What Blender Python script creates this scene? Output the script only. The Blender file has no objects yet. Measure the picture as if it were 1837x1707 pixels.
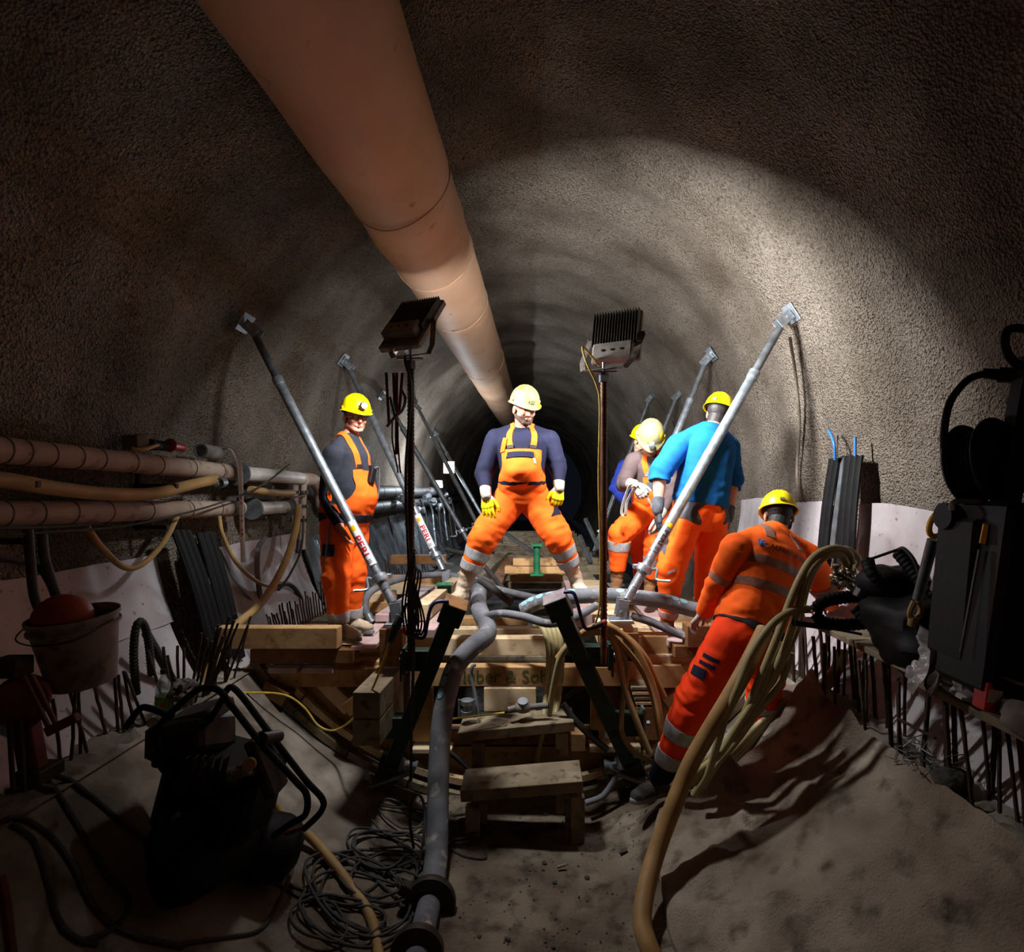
import bpy, bmesh, math, random
import numpy as np
from mathutils import Vector, Matrix, noise
from mathutils.bvhtree import BVHTree
random.seed(7)
R_ = math.radians
V = Vector
# ---------------------------------------------------------------- camera, world, lights, exposure
F = 1020.0; VX, VY = 965.0, 880.0; CZ = 2.15; CX = -0.17
RW, RB, RI = 2.42, 2.65, 2.2        # tunnel half width, crown height, invert radius
scn = bpy.context.scene
COL = scn.collection
cam_d = bpy.data.cameras.new('camera'); cam = bpy.data.objects.new('camera', cam_d); COL.objects.link(cam)
cam.location = (0, 0, CZ); cam.rotation_euler = (R_(90), 0, 0)
cam_d.sensor_width = 36; cam_d.lens = 36 * F / 1837
cam_d.shift_x = (918.5 - VX) / 1837; cam_d.shift_y = -(853.5 - VY) / 1837
cam_d.clip_start = 0.05; cam_d.clip_end = 200
scn.camera = cam
w = bpy.data.worlds.new('world'); scn.world = w; w.use_nodes = True
w.node_tree.nodes['Background'].inputs[0].default_value = (0.01, 0.012, 0.02, 1)
w.node_tree.nodes['Background'].inputs[1].default_value = 0.3
scn.view_settings.view_transform = 'Standard'; scn.view_settings.look = 'None'
scn.view_settings.gamma = 1; scn.view_settings.use_curve_mapping = False
scn.view_settings.exposure = 0.18
LAMPS = {'left': (V((-0.80, 3.60, CZ + 1.06)), V((0.30, 0.70, -0.62)), 75),
         'right': (V((0.50, 3.62, CZ + 0.98)), V((0.42, 0.84, -0.22)), 120)}
def area(name, loc, d, power, sx, sy, col, spread=180):
    l = bpy.data.lights.new(name, 'AREA'); l.shape = 'RECTANGLE'; l.size = sx; l.size_y = sy
    l.energy = power; l.color = col; l.spread = R_(spread)
    o = bpy.data.objects.new(name, l); COL.objects.link(o); o.location = loc
    o.rotation_euler = V(d).to_track_quat('-Z', 'Y').to_euler(); return o
def point(name, loc, power, col, r=.05):
    l = bpy.data.lights.new(name, 'POINT'); l.energy = power; l.color = col; l.shadow_soft_size = r
    o = bpy.data.objects.new(name, l); COL.objects.link(o); o.location = loc; return o
COOL = (0.93, 0.97, 1.0)
for k, (lp, ld, pw) in LAMPS.items():
    ld.normalize()
    area('floodlight_beam', lp + ld * .075, ld, pw, .26, .2, COOL)
area('tunnel_lamp_behind', (0.5, -1.8, CZ - .3), (-.05, 1, .62), 3.8, .8, .4, (1, .52, .28), 150)
point('work_lamp_beam', (-1.72, 10.6, CZ + .42), 130, (.8, .9, 1))
point('work_lamp_beam', (-2.0, 12.2, CZ + .12), 30, (.8, .9, 1))

# ---------------------------------------------------------------- picking points in the place
def P(px, py, Y): return V(((px - VX) * Y / F, Y, CZ - (py - VY) * Y / F))
def PZ(px, py, rel): return P(px, py, -rel * F / (py - VY))          # on the level rel below the camera
def PX(px, py, X): return P(px, py, X * F / (px - VX))               # on a lengthwise plane
def PW(px, py, r=RW):                                                # on the lining
    a = (px - VX) / F; c = -(py - VY) / F; b = r * RB / RW if c > 0 else r
    A = a * a / r ** 2 + c * c / b ** 2; B = -2 * a * CX / r ** 2; C = CX * CX / r ** 2 - 1
    return P(px, py, (-B + math.sqrt(B * B - 4 * A * C)) / (2 * A))
YF = 3.95      # where the poured invert ends
def floor_z(x, y):
    xr = x - CX
    n = noise.noise(V((x * 1.3, y * 1.3, 3))) * .02 + noise.noise(V((x * 5, y * 5, 1))) * .010 + noise.noise(V((x * 16, y * 16, 1))) * .004
    if y < YF:
        z = -math.sqrt(max(RI ** 2 - xr * xr, 1.24 ** 2))
        z = max(z, -2.12 + .02 * math.sin(x * 2 + y)) + .06 * math.exp(-((x - .8) / .25) ** 2 - ((y - 3.3) / .4) ** 2)
        if xr > 1.0: n *= 1.6
        n *= min(1, max(.3, (1.85 - abs(xr)) * 2))
        return CZ + z + n
    z = -math.sqrt(max(2.40 ** 2 - xr * xr, 1.0))
    return CZ + max(z, -2.15 if y < 5.2 else -1.55) + n * 1.6
def PF(px, py, lift=0.0):
    y = 1.2
    while y < 12:
        p = P(px, py, y)
        if p.z < floor_z(p.x, y) + lift: break
        y += .01
    return p
# ---------------------------------------------------------------- mesh builder
class M:
    def __init__(s): s.v = []; s.f = []; s.m = []; s.cm = 0
    def add(s, vs, fs):
        k = len(s.v); s.v += [tuple(v) for v in vs]; s.f += [tuple(i + k for i in f) for f in fs]; s.m += [s.cm] * len(fs); return s
    def grid(s, rows, closed_u=False):
        n = len(rows[0]); k = len(s.v)
        for r in rows: s.v += [tuple(p) for p in r]
        for i in range(len(rows) - 1):
            for j in range(n if closed_u else n - 1):
                j2 = (j + 1) % n
                s.f.append((k + i * n + j, k + i * n + j2, k + (i + 1) * n + j2, k + (i + 1) * n + j)); s.m.append(s.cm)
        return s
    def loft(s, rings, cap=True):
        k = len(s.v); n = len(rings[0]); s.grid(rings, True)
        if cap:
            s.f.append(tuple(k + j for j in range(n))[::-1]); s.m.append(s.cm)
            q = k + (len(rings) - 1) * n
            s.f.append(tuple(q + j for j in range(n))); s.m.append(s.cm)
        return s
    def box(s, c, sz, rot=None, ch=.004):
        c = V(c); sx, sy, sz_ = [a / 2 for a in sz]; rot = rot or Matrix.Identity(3)
        ch = min(ch, sx * .4, sy * .4, sz_ * .4); rings = []
        for z, i in ((-sz_, ch), (-sz_ + ch, 0), (sz_ - ch, 0), (sz_, ch)):
            a, b = sx - i, sy - i
            rings.append([c + rot @ V(p) for p in ((-a, -b + ch, z), (-a + ch, -b, z), (a - ch, -b, z), (a, -b + ch, z), (a, b - ch, z), (a - ch, b, z), (-a + ch, b, z), (-a, b - ch, z))])
        return s.loft(rings)
    def bar(s, p0, p1, w, h, up=(0, 0, 1), ch=.004):
        p0, p1 = V(p0), V(p1); d = (p1 - p0).normalized(); up = V(up)
        sd = d.cross(up)
        if sd.length < 1e-4: sd = d.cross(V((1, 0, 0)))
        sd.normalize(); u = sd.cross(d)
        return s.box((p0 + p1) / 2, (w, (p1 - p0).length, h), Matrix((sd, d, u)).transposed(), ch)
    def cyl(s, p0, p1, r0, r1=None, n=16, cap=True):
        r1 = r0 if r1 is None else r1
        p0, p1 = V(p0), V(p1); d = (p1 - p0).normalized(); a = d.orthogonal().normalized(); b = d.cross(a)
        return s.loft([[p + (a * math.cos(2 * math.pi * j / n) + b * math.sin(2 * math.pi * j / n)) * r for j in range(n)] for p, r in ((p0, r0), (p1, r1))], cap)
    def lathe(s, prof, o, d=(0, 0, 1), n=24, cap=True, ref=None):
        o = V(o); d = V(d).normalized(); a = (V(ref) if ref else d.orthogonal()).normalized(); b = d.cross(a)
        return s.loft([[o + d * z + (a * math.cos(2 * math.pi * j / n) + b * math.sin(2 * math.pi * j / n)) * max(r, 1e-4) for j in range(n)] for r, z in prof], cap)
    def tube(s, pts, r, n=10, cap=True, rf=None):
        pts = [V(p) for p in pts]; rings = []; a = None
        for i, p in enumerate(pts):
            t = (pts[min(i + 1, len(pts) - 1)] - pts[max(i - 1, 0)]).normalized()
            if a is None: a = t.orthogonal().normalized()
            else:
                a = a - t * a.dot(t)
                a = a.normalized() if a.length > 1e-5 else t.orthogonal().normalized()
            b = t.cross(a); rr = rf(i / (len(pts) - 1)) if rf else (r[i] if isinstance(r, (list, tuple)) else r)
            rings.append([p + (a * math.cos(2 * math.pi * j / n) + b * math.sin(2 * math.pi * j / n)) * rr for j in range(n)])
        return s.loft(rings, cap)
    def ell(s, c, r, rot=None, n=20, m=12):
        c = V(c); rot = rot or Matrix.Identity(3); rings = []
        for i in range(m + 1):
            ph = math.pi * i / m; rings.append([c + rot @ V((r[0] * max(math.sin(ph), 1e-3) * math.cos(2 * math.pi * j / n), r[1] * max(math.sin(ph), 1e-3) * math.sin(2 * math.pi * j / n), -r[2] * math.cos(ph))) for j in range(n)])
        return s.loft(rings)
    def capsule(s, a, b, ra, rb, n=14, flat=None):
        a, b = V(a), V(b); d = (b - a)
        d = d.normalized() if d.length > 1e-6 else V((0, 0, 1))
        if flat: x = (V(flat[0]) - d * V(flat[0]).dot(d)).normalized(); k = flat[1]
        else: x = d.orthogonal().normalized(); k = 1
        y = d.cross(x); rings = []
        for p, r, sg in ((a, ra, -1), (b, rb, 1)):
            for q in ((1.48, 1.1, .6, 0) if sg < 0 else (0, .6, 1.1, 1.48)):
                rings.append([p + d * sg * r * math.sin(q) + (x * k * math.cos(2 * math.pi * j / n) + y * math.sin(2 * math.pi * j / n)) * r * math.cos(q) for j in range(n)])
        return s.loft(rings)
ORG = {}
def finish(name, v, f, mats, parent, smooth, loc=None, mi=None):
    me = bpy.data.meshes.new(name)
    if parent is not None: org = ORG[parent.name]
    else:
        if loc is None:
            a = np.array(v); loc = ((a[:, 0].min() + a[:, 0].max()) / 2, (a[:, 1].min() + a[:, 1].max()) / 2, a[:, 2].min())
        org = V(loc)
    vv = (np.array(v, dtype=float) - np.array(org)).tolist()
    me.from_pydata(vv, [], f)
    for m_ in (mats if isinstance(mats, (list, tuple)) else [mats]): me.materials.append(m_)
    if mi and any(mi): me.polygons.foreach_set('material_index', mi)
    if smooth:
        me.polygons.foreach_set('use_smooth', [True] * len(me.polygons))
        try: me.set_sharp_from_angle(angle=R_(38))
        except Exception: pass
    o = bpy.data.objects.new(name, me); COL.objects.link(o)
    if parent is not None: o.parent = parent
    else: o.location = org
    ORG[o.name] = org; return o
def tag(o, label=None, cat=None, group=None, kind=None):
    for k, q in (('label', label), ('category', cat), ('group', group), ('kind', kind)):
        if q: o[k] = q
    return o
def part(name, mb, mats, parent, smooth=True, label=None):
    o = finish(name, mb.v, mb.f, mats, parent, smooth, mi=mb.m)
    if label: o['label'] = label
    return o
def thing(name, mb, mats, label, cat, group=None, smooth=True, kind=None):
    return tag(finish(name, mb.v, mb.f, mats, None, smooth, mi=mb.m), label, cat, group, kind)
def empty(name, loc, label=None, cat=None, group=None):
    o = bpy.data.objects.new(name, None); COL.objects.link(o); o.location = loc; o.empty_display_size = .1
    ORG[o.name] = V(loc); return tag(o, label, cat, group)
def struct(name, mb, mats, smooth=True, loc=(0, 0, 0)):
    return tag(finish(name, mb.v, mb.f, mats, None, smooth, loc, mi=mb.m), kind='structure')
def spline(pts, k=8):
    pts = [V(p) for p in pts]
    if len(pts) < 3: return [pts[0].lerp(pts[-1], i / k) for i in range(k + 1)]
    q = [pts[0] * 2 - pts[1]] + pts + [pts[-1] * 2 - pts[-2]]; out = []
    for i in range(1, len(q) - 2):
        a, b, c, d = q[i - 1:i + 3]
        for j in range(k):
            t = j / k
            out.append(.5 * ((2 * b) + (c - a) * t + (2 * a - 5 * b + 4 * c - d) * t * t + (3 * b - a - 3 * c + d) * t ** 3))
    out.append(pts[-1]); return out
def text_mb(mb, s, size, fn, bold=0.0, spacing=1.0, align='CENTER', sub=0):
    cu = bpy.data.curves.new('t', 'FONT'); cu.body = s; cu.size = size; cu.offset = bold; cu.resolution_u = 3
    cu.align_x = align; cu.align_y = 'CENTER'; cu.space_character = spacing
    o = bpy.data.objects.new('t', cu); COL.objects.link(o)
    bpy.context.view_layer.update()
    me = bpy.data.meshes.new_from_object(o.evaluated_get(bpy.context.evaluated_depsgraph_get()))
    bm = bmesh.new(); bm.from_mesh(me); bmesh.ops.triangulate(bm, faces=bm.faces)
    if sub: bmesh.ops.subdivide_edges(bm, edges=[e for e in bm.edges if e.calc_length() > size * sub], cuts=3); bmesh.ops.triangulate(bm, faces=bm.faces)
    mb.add([fn(v.co.x, v.co.y) for v in bm.verts], [[v.index for v in f.verts] for f in bm.faces])
    bm.free(); bpy.data.objects.remove(o); bpy.data.meshes.remove(me)
# ---------------------------------------------------------------- materials
def lin(h):
    if isinstance(h, (tuple, list)): return tuple(h)[:3]
    c = [int(h[i:i + 2], 16) / 255 for i in (0, 2, 4)]
    return tuple(x / 12.92 if x < .04045 else ((x + .055) / 1.055) ** 2.4 for x in c)
def mat(name, c1, c2=None, scale=5, rough=.8, metal=0, bump=0, bscale=40, stretch=(1, 1, 1), lo=.35, hi=.65, c3=None, s3=20, lo3=.6, hi3=.7, detail=6, emit=None, estr=1, voro=0, spec=.4, alpha=None, trans=0, bdist=.01, sheen=0):
    m = bpy.data.materials.new(name); m.use_nodes = True; nt = m.node_tree; N = nt.nodes; L = nt.links
    b = N['Principled BSDF']; b.inputs['Roughness'].default_value = rough; b.inputs['Metallic'].default_value = metal
    b.inputs['Specular IOR Level'].default_value = spec
    b.inputs['Base Color'].default_value = lin(c1) + (1,)
    if trans: b.inputs['Transmission Weight'].default_value = trans
    if alpha is not None: b.inputs['Alpha'].default_value = alpha
    if emit: b.inputs['Emission Color'].default_value = lin(emit) + (1,); b.inputs['Emission Strength'].default_value = estr
    tc = N.new('ShaderNodeTexCoord'); mp = N.new('ShaderNodeMapping'); mp.inputs['Scale'].default_value = stretch
    L.new(tc.outputs['Object'], mp.inputs[0])
    def nz(sc, det=detail):
        n = N.new('ShaderNodeTexNoise'); n.inputs['Scale'].default_value = sc; n.inputs['Detail'].default_value = det
        L.new(mp.outputs[0], n.inputs['Vector']); return n
    def ramp(n, lo, hi):
        r = N.new('ShaderNodeMapRange'); r.inputs['From Min'].default_value = lo; r.inputs['From Max'].default_value = hi; L.new(n, r.inputs['Value']); return r.outputs[0]
    col = None
    if c2:
        mx = N.new('ShaderNodeMix'); mx.data_type = 'RGBA'; mx.inputs[6].default_value = lin(c1) + (1,); mx.inputs[7].default_value = lin(c2) + (1,)
        L.new(ramp(nz(scale).outputs['Fac'], lo, hi), mx.inputs[0]); col = mx.outputs[2]
    if c3:
        mx = N.new('ShaderNodeMix'); mx.data_type = 'RGBA'; mx.inputs[7].default_value = lin(c3) + (1,)
        if col: L.new(col, mx.inputs[6])
        else: mx.inputs[6].default_value = lin(c1) + (1,)
        L.new(ramp(nz(s3).outputs['Fac'], lo3, hi3), mx.inputs[0]); col = mx.outputs[2]
    if col: L.new(col, b.inputs['Base Color'])
    if bump:
        bp = N.new('ShaderNodeBump'); bp.inputs['Strength'].default_value = bump; bp.inputs['Distance'].default_value = bdist
        h = nz(bscale, 8).outputs['Fac']
        if voro:
            vo = N.new('ShaderNodeTexVoronoi'); vo.inputs['Scale'].default_value = voro; L.new(mp.outputs[0], vo.inputs['Vector'])
            ad = N.new('ShaderNodeMath'); ad.operation = 'ADD'; L.new(h, ad.inputs[0]); L.new(vo.outputs['Distance'], ad.inputs[1]); h = ad.outputs[0]
        L.new(h, bp.inputs['Height']); L.new(bp.outputs[0], b.inputs['Normal'])
    return m
K = {}
K['shotcrete'] = mat('shotcrete', '95887a', '64574a', 1.1, .95, bump=1.0, bscale=42, voro=75, c3='453a30', s3=48, lo3=.50, hi3=.74, bdist=.024, spec=.2)
K['invert'] = mat('invert_concrete', '7d7164', '54493e', 2.2, .9, bump=.6, bscale=30, c3='a09486', s3=2.6, lo3=.50, hi3=.68, detail=8, bdist=.01, spec=.25)
K['soil'] = mat('sandy_soil', '7b6d5d', '574a3e', 3, .97, bump=1, bscale=60, c3='3a3027', s3=9, lo3=.50, hi3=.72, bdist=.012, detail=9, spec=.15)
K['rubble'] = mat('dark_rubble', '4a453f', '2c2926', 6, .95, bump=1, bscale=20, bdist=.03)
K['fleece'] = mat('fleece', 'a89785', '6b5c4e', 3, .98, bump=1, bscale=90, c3='43382f', s3=7, lo3=.52, hi3=.74, bdist=.01, detail=9, spec=.1, lo=.3, hi=.7)
K['duct'] = mat('duct_fabric', 'c9a283', 'b98f70', 1.5, .62, bump=.25, bscale=8, c3='9c7658', s3=9, lo3=.66, hi3=.74, bdist=.01, spec=.35)
K['membrane'] = mat('white_membrane', 'b9aeae', '9c9090', 2.5, .42, bump=.15, bscale=5, c3='75685f', s3=30, lo3=.64, hi3=.7, bdist=.02, spec=.5)
K['foil'] = mat('crinkled_foil', '9aa0a6', '74787e', 4, .22, metal=.7, bump=.8, bscale=5, bdist=.03, spec=.8)
def wood(n, a, b, c=None): return mat(n, a, b, 5, .75, bump=.3, bscale=30, stretch=(1, 1, 1), c3=c or b, s3=13, lo3=.55, hi3=.7, bdist=.004, spec=.25)
K['wood'] = wood('spruce_timber', 'c39a6a', 'a57c4f', '8a6540')
K['wood_pale'] = wood('pale_timber', 'd6bd9c', 'bfa27c', 'a88a66')
K['wood_old'] = wood('grey_weathered_timber', '8f7f66', '6b5c48', '4b4033')
K['wood_dark'] = wood('stained_timber', '8a5f38', '6d4727', '573820')
K['ply'] = wood('plywood_facing', 'a98b62', '8b6c42', '6f5433')
K['ply_pink'] = mat('coated_plywood', 'c2a3a0', 'a98a84', 8, .6, bump=.15, bscale=30, bdist=.003)
K['galv'] = mat('galvanised_steel', 'b4bac0', '8c9299', 18, .38, metal=.75, bump=.15, bscale=50, bdist=.002)
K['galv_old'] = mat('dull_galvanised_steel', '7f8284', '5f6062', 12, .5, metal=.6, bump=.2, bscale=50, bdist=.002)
K['far_pipe'] = mat('dark_dusty_pipe', '3f3e3f', '2c2b2c', 6, .6, metal=.2)
K['steel_dark'] = mat('dark_steel', '2e2c2b', '463c34', 14, .55, metal=.5, bump=.2, bdist=.002)
K['rust'] = mat('rusty_rebar', '4a3428', '2e221b', 30, .8, metal=.2, bump=.4, bscale=120, bdist=.002)
K['threadbar'] = mat('threaded_bar_steel', '6b4b33', '4a3324', 20, .5, metal=.5)
K['green'] = mat('dark_green_paint', '16301f', '0c1c12', 10, .5, bump=.1, c3='6d6558', s3=25, lo3=.68, hi3=.75, bdist=.002)
K['green_b'] = mat('green_paint', '1f6b45', '174c32', 10, .5)
K['black'] = mat('black_rubber', '0d0c0c', '151312', 10, .65, bump=.1, spec=.25)
K['black_p'] = mat('black_plastic', '080808', '101010', 10, .6, spec=.25)
K['cable'] = mat('dusty_black_cable', '2a2725', '3a3531', 20, .7)
K['rope'] = mat('grey_cable', '403d3a', '2f2c2a', 20, .75)
K['pipe'] = mat('dusty_pipe', 'ad9786', '8f7869', 3, .75, bump=.3, bscale=25, c3='6a5649', s3=12, lo3=.6, hi3=.72, bdist=.004)
K['pipe_w'] = mat('pale_pipe', 'cfc9c2', 'a79f97', 5, .5, bump=.1)
K['hose_grey'] = mat('dusty_grey_hose', '77777a', '565459', 6, .75, bump=.35, bscale=60, c3='a39b92', s3=9, lo3=.6, hi3=.7, stretch=(1, 1, 1), bdist=.004)
K['hose_tan'] = mat('tan_hose', 'b08d58', '957543', 5, .6, bump=.1)
K['hose_y'] = mat('yellow_hose', 'a6966a', '8b7b52', 6, .55, bump=.1)
K['hose_o'] = mat('orange_tan_hose', 'a67f4e', '8a6538', 6, .6, bump=.1)
K['cable_y'] = mat('yellow_cable', 'd9b64c', 'b8953a', 20, .5)
K['sticker'] = mat('pale_blue_disc', '8fb3bb', '6f939c', 30, .6)
K['strap'] = mat('woven_strap', 'bdb1a4', 'a3968a', 60, .8, bump=.3, bscale=150, bdist=.002)
K['redmark'] = mat('red_print', 'b8362c', None, rough=.6)
K['pprint'] = mat('label_red_print', 'c2182a', None, rough=.5)
K['pblack'] = mat('label_black_print', '2a2422', None, rough=.5)
K['label'] = mat('label_white', 'e8e6e4', None, rough=.4)
K['labely'] = mat('label_yellow', 'f2b21c', None, rough=.4)
K['stencil'] = mat('stencil_paint', '5d5a2a', '4d4a22', 30, .8)
K['bucket'] = mat('dirty_white_plastic', '8b8078', '6b6059', 4, .6, c3='4c443e', s3=8, lo3=.55, hi3=.65)
K['ballred'] = mat('orange_rubber', '9c3a12', '7d2c0c', 6, .6)
K['redpaint'] = mat('faded_red_paint', '6e2c22', '4a2019', 8, .6, bump=.2)
K['red'] = mat('red_plastic', 'b52222', '8d1a1a', 10, .5)
K['blue'] = mat('blue_cable', '2f6fc0', None, rough=.4)
K['bluepaint'] = mat('blue_handle_paint', '1b2550', None, rough=.4)
K['chrome'] = mat('bright_brass_steel', 'b8ad98', '8a7f6c', 30, .25, metal=.9)
K['lamp_grey'] = mat('dusty_lamp_casting', '8a8076', '6d6359', 14, .7, metal=.2, bump=.2)
K['lamp_dark'] = mat('lamp_fins', '4a4138', '352e28', 14, .6, metal=.3)
K['glow'] = mat('lamp_panel', 'ffffff', emit='f4f8ff', estr=14)
K['glow_s'] = mat('head_lamp_glow', 'ffffff', emit='f2f4ff', estr=9)
K['glow_w'] = mat('small_warm_glow', 'ffffff', emit='ffe0a0', estr=5)
K['bag'] = mat('crumpled_plastic_film', 'a8a2a0', '7d7674', 8, .3, bump=.6, bscale=12, bdist=.03, spec=.7)
K['cloth_grey'] = mat('grey_rag', '7c756e', '5a544e', 8, .95, bump=.4)
K['green_lab'] = mat('green_bottle_label', '6f9a2a', '4f7a1a', 14, .5)
K['clear'] = mat('clear_plastic', 'b0b8b4', None, rough=.15, alpha=.45, spec=.6)
# clothing
def fab(n, a, b, s=7, r=.85): return mat(n, a, b, s, r, bump=.35, bscale=120, bdist=.0015, spec=.2)
K['orange'] = fab('orange_workwear', 'ff6a1c', 'f85a12')
K['orange_red'] = fab('red_orange_workwear', 'f5400e', 'e6360a')
K['navy'] = fab('navy_cotton', '1b1b30', '151528')
K['charcoal'] = fab('charcoal_cotton', '2f3038', '24252c')
K['greycloth'] = fab('grey_workwear', '55545a', '45444a')
K['bluefleece'] = fab('bright_blue_fleece', '09589a', '084c86')
K['royal'] = fab('royal_blue_cotton', '1c2a78', '162268')
K['brown_shirt'] = fab('brown_grey_shirt', '5a4a48', '4b3d3c')
K['reflect'] = mat('reflective_tape', 'a9a9a8', '90908f', 60, .45, bump=.15, bscale=200, bdist=.001)
K['reflect_pink'] = mat('dusty_reflective_tape', 'c79a94', 'a87f78', 60, .5, bump=.2, bscale=200, bdist=.001)
K['reflect_brown'] = mat('brownish_reflective_tape', '9c6a58', '87594a', 60, .5, bump=.2, bscale=200, bdist=.001)
K['skin'] = mat('skin', 'c98f74', 'b97a60', 9, .55, bump=.1, bscale=60, bdist=.002)
K['lips'] = mat('lips', 'a05a4c', None, rough=.5)
K['hair'] = mat('dark_hair', '2a2320', '191513', 60, .6, bump=.6, bscale=150, bdist=.003)
K['hair_grey'] = mat('greying_hair', '5b524b', '453d38', 60, .6, bump=.6, bscale=150, bdist=.003)
K['beard'] = mat('stubble', '4a3328', '3a2820', 60, .8, bump=.6, bscale=180, bdist=.003)
K['helmet_y'] = mat('yellow_helmet_shell', 'f5d800', 'e8c800', 5, .32, c3='b89c10', s3=30, lo3=.68, hi3=.75, spec=.5)
K['helmet_c'] = mat('dusty_cream_helmet_shell', '7d7650', '6b6443', 6, .55, c3='b8a418', s3=4, lo3=.60, hi3=.66, spec=.4)
K['leather'] = mat('pale_dusty_leather', 'c2ae96', 'a38f78', 8, .85, bump=.3)
K['leather_b'] = mat('brown_leather', '8a5f3c', '6c4829', 8, .8, bump=.3)
K['shoe'] = mat('dusty_dark_shoe', '4d4945', '36322f', 10, .8, bump=.3)
K['sole'] = mat('grey_rubber_sole', '8d8a86', '6c6965', 10, .8)
K['glove_w'] = mat('cream_glove', 'a89f94', '8f867b', 20, .85, bump=.3)
K['glove_y'] = mat('yellow_glove_coating', 'e8d80c', 'cfc008', 20, .6, bump=.2)
K['glove_g'] = mat('dark_grey_glove', '3b3c42', '55555a', 20, .8, bump=.3)
K['glove_r'] = mat('red_glove', '8d3a34', '6d2a26', 20, .8, bump=.3)
K['eyew'] = mat('eye_white', 'd8d0c8', None, rough=.3)
K['eyed'] = mat('eye_dark', '1a1210', None, rough=.2)
# ================================================================ the setting
def lining(name, t0, t1):
    mb = M(); ys = []; y = -3.0
    while y < 30:
        ys.append(y); y += .05 if y < 7 else (.09 if y < 12 else .3)
    n = int((t1 - t0) * 1.6); rows = []
    for y in ys:
        row = []
        for i in range(n + 1):
            t = R_(t0 + (t1 - t0) * i / n); c, s = math.cos(t), math.sin(t)
            a, b = (RW, RB) if s > 0 else (RW, RW)
            p = V((CX + a * c, y, CZ + b * s))
            q = V((p.x * .6, y * 1.5, p.z * .6))
            d = noise.noise(q) * .035 + noise.noise(V((p.x * 1.7 + 9, y * 3.2, p.z * 1.7))) * .022
            d += noise.noise(V((p.x * 12, y * 12, p.z * 12))) * .007 + noise.noise(V((y * 1.6 + p.z * .35 + p.x * .1, 5, p.x * .25))) * .05 + noise.noise(V((y * 5, p.x * .4, p.z * .4 + 7))) * .012
            row.append(p + V((c, 0, s)) * (d + .02))
        rows.append(row)
    return struct(name, mb.grid(rows), K['shotcrete'])
lining('wall_right', -36, 52); lining('ceiling', 52, 128); lining('wall_left', 128, 216)
mb = M(); rows = []
ys = [-3 + i * .35 for i in range(12)] + [1.2 + i * .035 for i in range(115)]
ys = [y for y in ys if y < YF - .01] + [YF - .005, YF]; ys += [YF + .03 + i * .12 for i in range(60)] + [11.5 + i * .8 for i in range(24)]
mbs = M()
for y in ys:
    rows.append([V((x, y, floor_z(x, y))) for x in [CX - 1.83 + 3.66 * i / 130 for i in range(131)]])
nf = sum(1 for y in ys if y < YF - .01)
fl = M().grid(rows[:nf + 1]).grid(rows[nf + 1:])
mi = []
for f in fl.f:
    c = sum((V(fl.v[i]) for i in f), V()) / 4
    e = abs(c.x - CX - .15) + noise.noise(V((c.x * 2, c.y * 2, 0))) * .3
    mi.append(2 if c.y > YF else (0 if e < 1.0 else 1))
fl.m = mi
struct('floor', fl, [K['soil'], K['invert'], K['rubble']])
# rough concrete shoulders carrying the starter bars
def shoulder(name, sg, y1):
    mb = M(); rows = []; y = -1.0
    while y <= y1:
        row = []
        for i in range(14):
            x = 1.80 + .36 * i / 13
            z = -1.24 + (noise.noise(V((x * 14, y * 14, sg))) * .03 + noise.noise(V((x * 40, y * 40, sg))) * .02) * min(1, i / 2)
            row.append(V((CX + sg * x, y, CZ + z)))
        rows.append(row); y += .03
    # end face
    last = rows[-1]; mb.grid(rows); mb.grid([last, [V((p.x, p.y, p.z - .5 - .3 * (abs(p.x - CX) < 2))) for p in last]])
    return struct(name, mb, K['invert'])
SL = shoulder('trim_1', -1, YF); SR = shoulder('trim_2', 1, 3.55)
# starter bars: parts of the shoulders
def rebar(base, top, parent, r=.0075, hook=None):
    mb = M(); base, top = V(base), V(top)
    pts = [base.lerp(top, i / 6) + V((noise.noise(base * 9 + V((i, 0, 0))) * .004, noise.noise(base * 7 + V((0, i, 0))) * .004, 0)) for i in range(7)]
    part('rebar', mb.tube(pts, r, 6), K['rust'], parent)
random.seed(3)
for px, by, tx, ty in ((300, 1285, 265, 1165), (318, 1280, 292, 1160), (340, 1275, 318, 1158), (352, 1272, 300, 1175), (365, 1270, 330, 1162), (212, 1310, 205, 1200), (222, 1310, 212, 1210), (240, 1300, 222, 1203), (262, 1300, 225, 1205), (188, 1320, 167, 1220), (158, 1350, 125, 1240), (110, 1370, 95, 1253), (128, 1360, 135, 1240), (145, 1350, 140, 1230),
                       (392, 1265, 362, 1135), (405, 1262, 372, 1145), (418, 1258, 380, 1150), (430, 1250, 392, 1120), (440, 1250, 400, 1140), (452, 1246, 412, 1105), (460, 1244, 420, 1112), (470, 1243, 427, 1118), (478, 1240, 424, 1100), (465, 1250, 396, 1125), (486, 1225, 445, 1120), (482, 1215, 450, 1105), (415, 1235, 385, 1140), (445, 1225, 405, 1130), (430, 1225, 416, 1145)):
    b = PZ(px, by, -1.24); b = V((max(-2.18, min(-2.02, b.x)), min(b.y, 4.1), CZ - 1.25))
    k = b.y; t = P(tx, ty, k * .99)
    rebar(b, t, SL)
for i in range(24):      # rows beyond the pour, at the wall behind the man on the left
    px = 478 + i * 4.6; y = F * 2.02 / (VX - px)
    b = P(px + 8, 1130, y); t = P(px, 1110 - i * 2.6 + random.uniform(-14, 8), y)
    rebar(b, t, SL, .007)
for i in range(20):
    px = 690 + i * 5; y = F * 2.02 / (VX - px); b = P(px + 10, 1085, y); rebar(b, P(px, 1000 + random.uniform(-6, 22), y), SL, .009)
SHX, SHZ = 1.66, -.80
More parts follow.
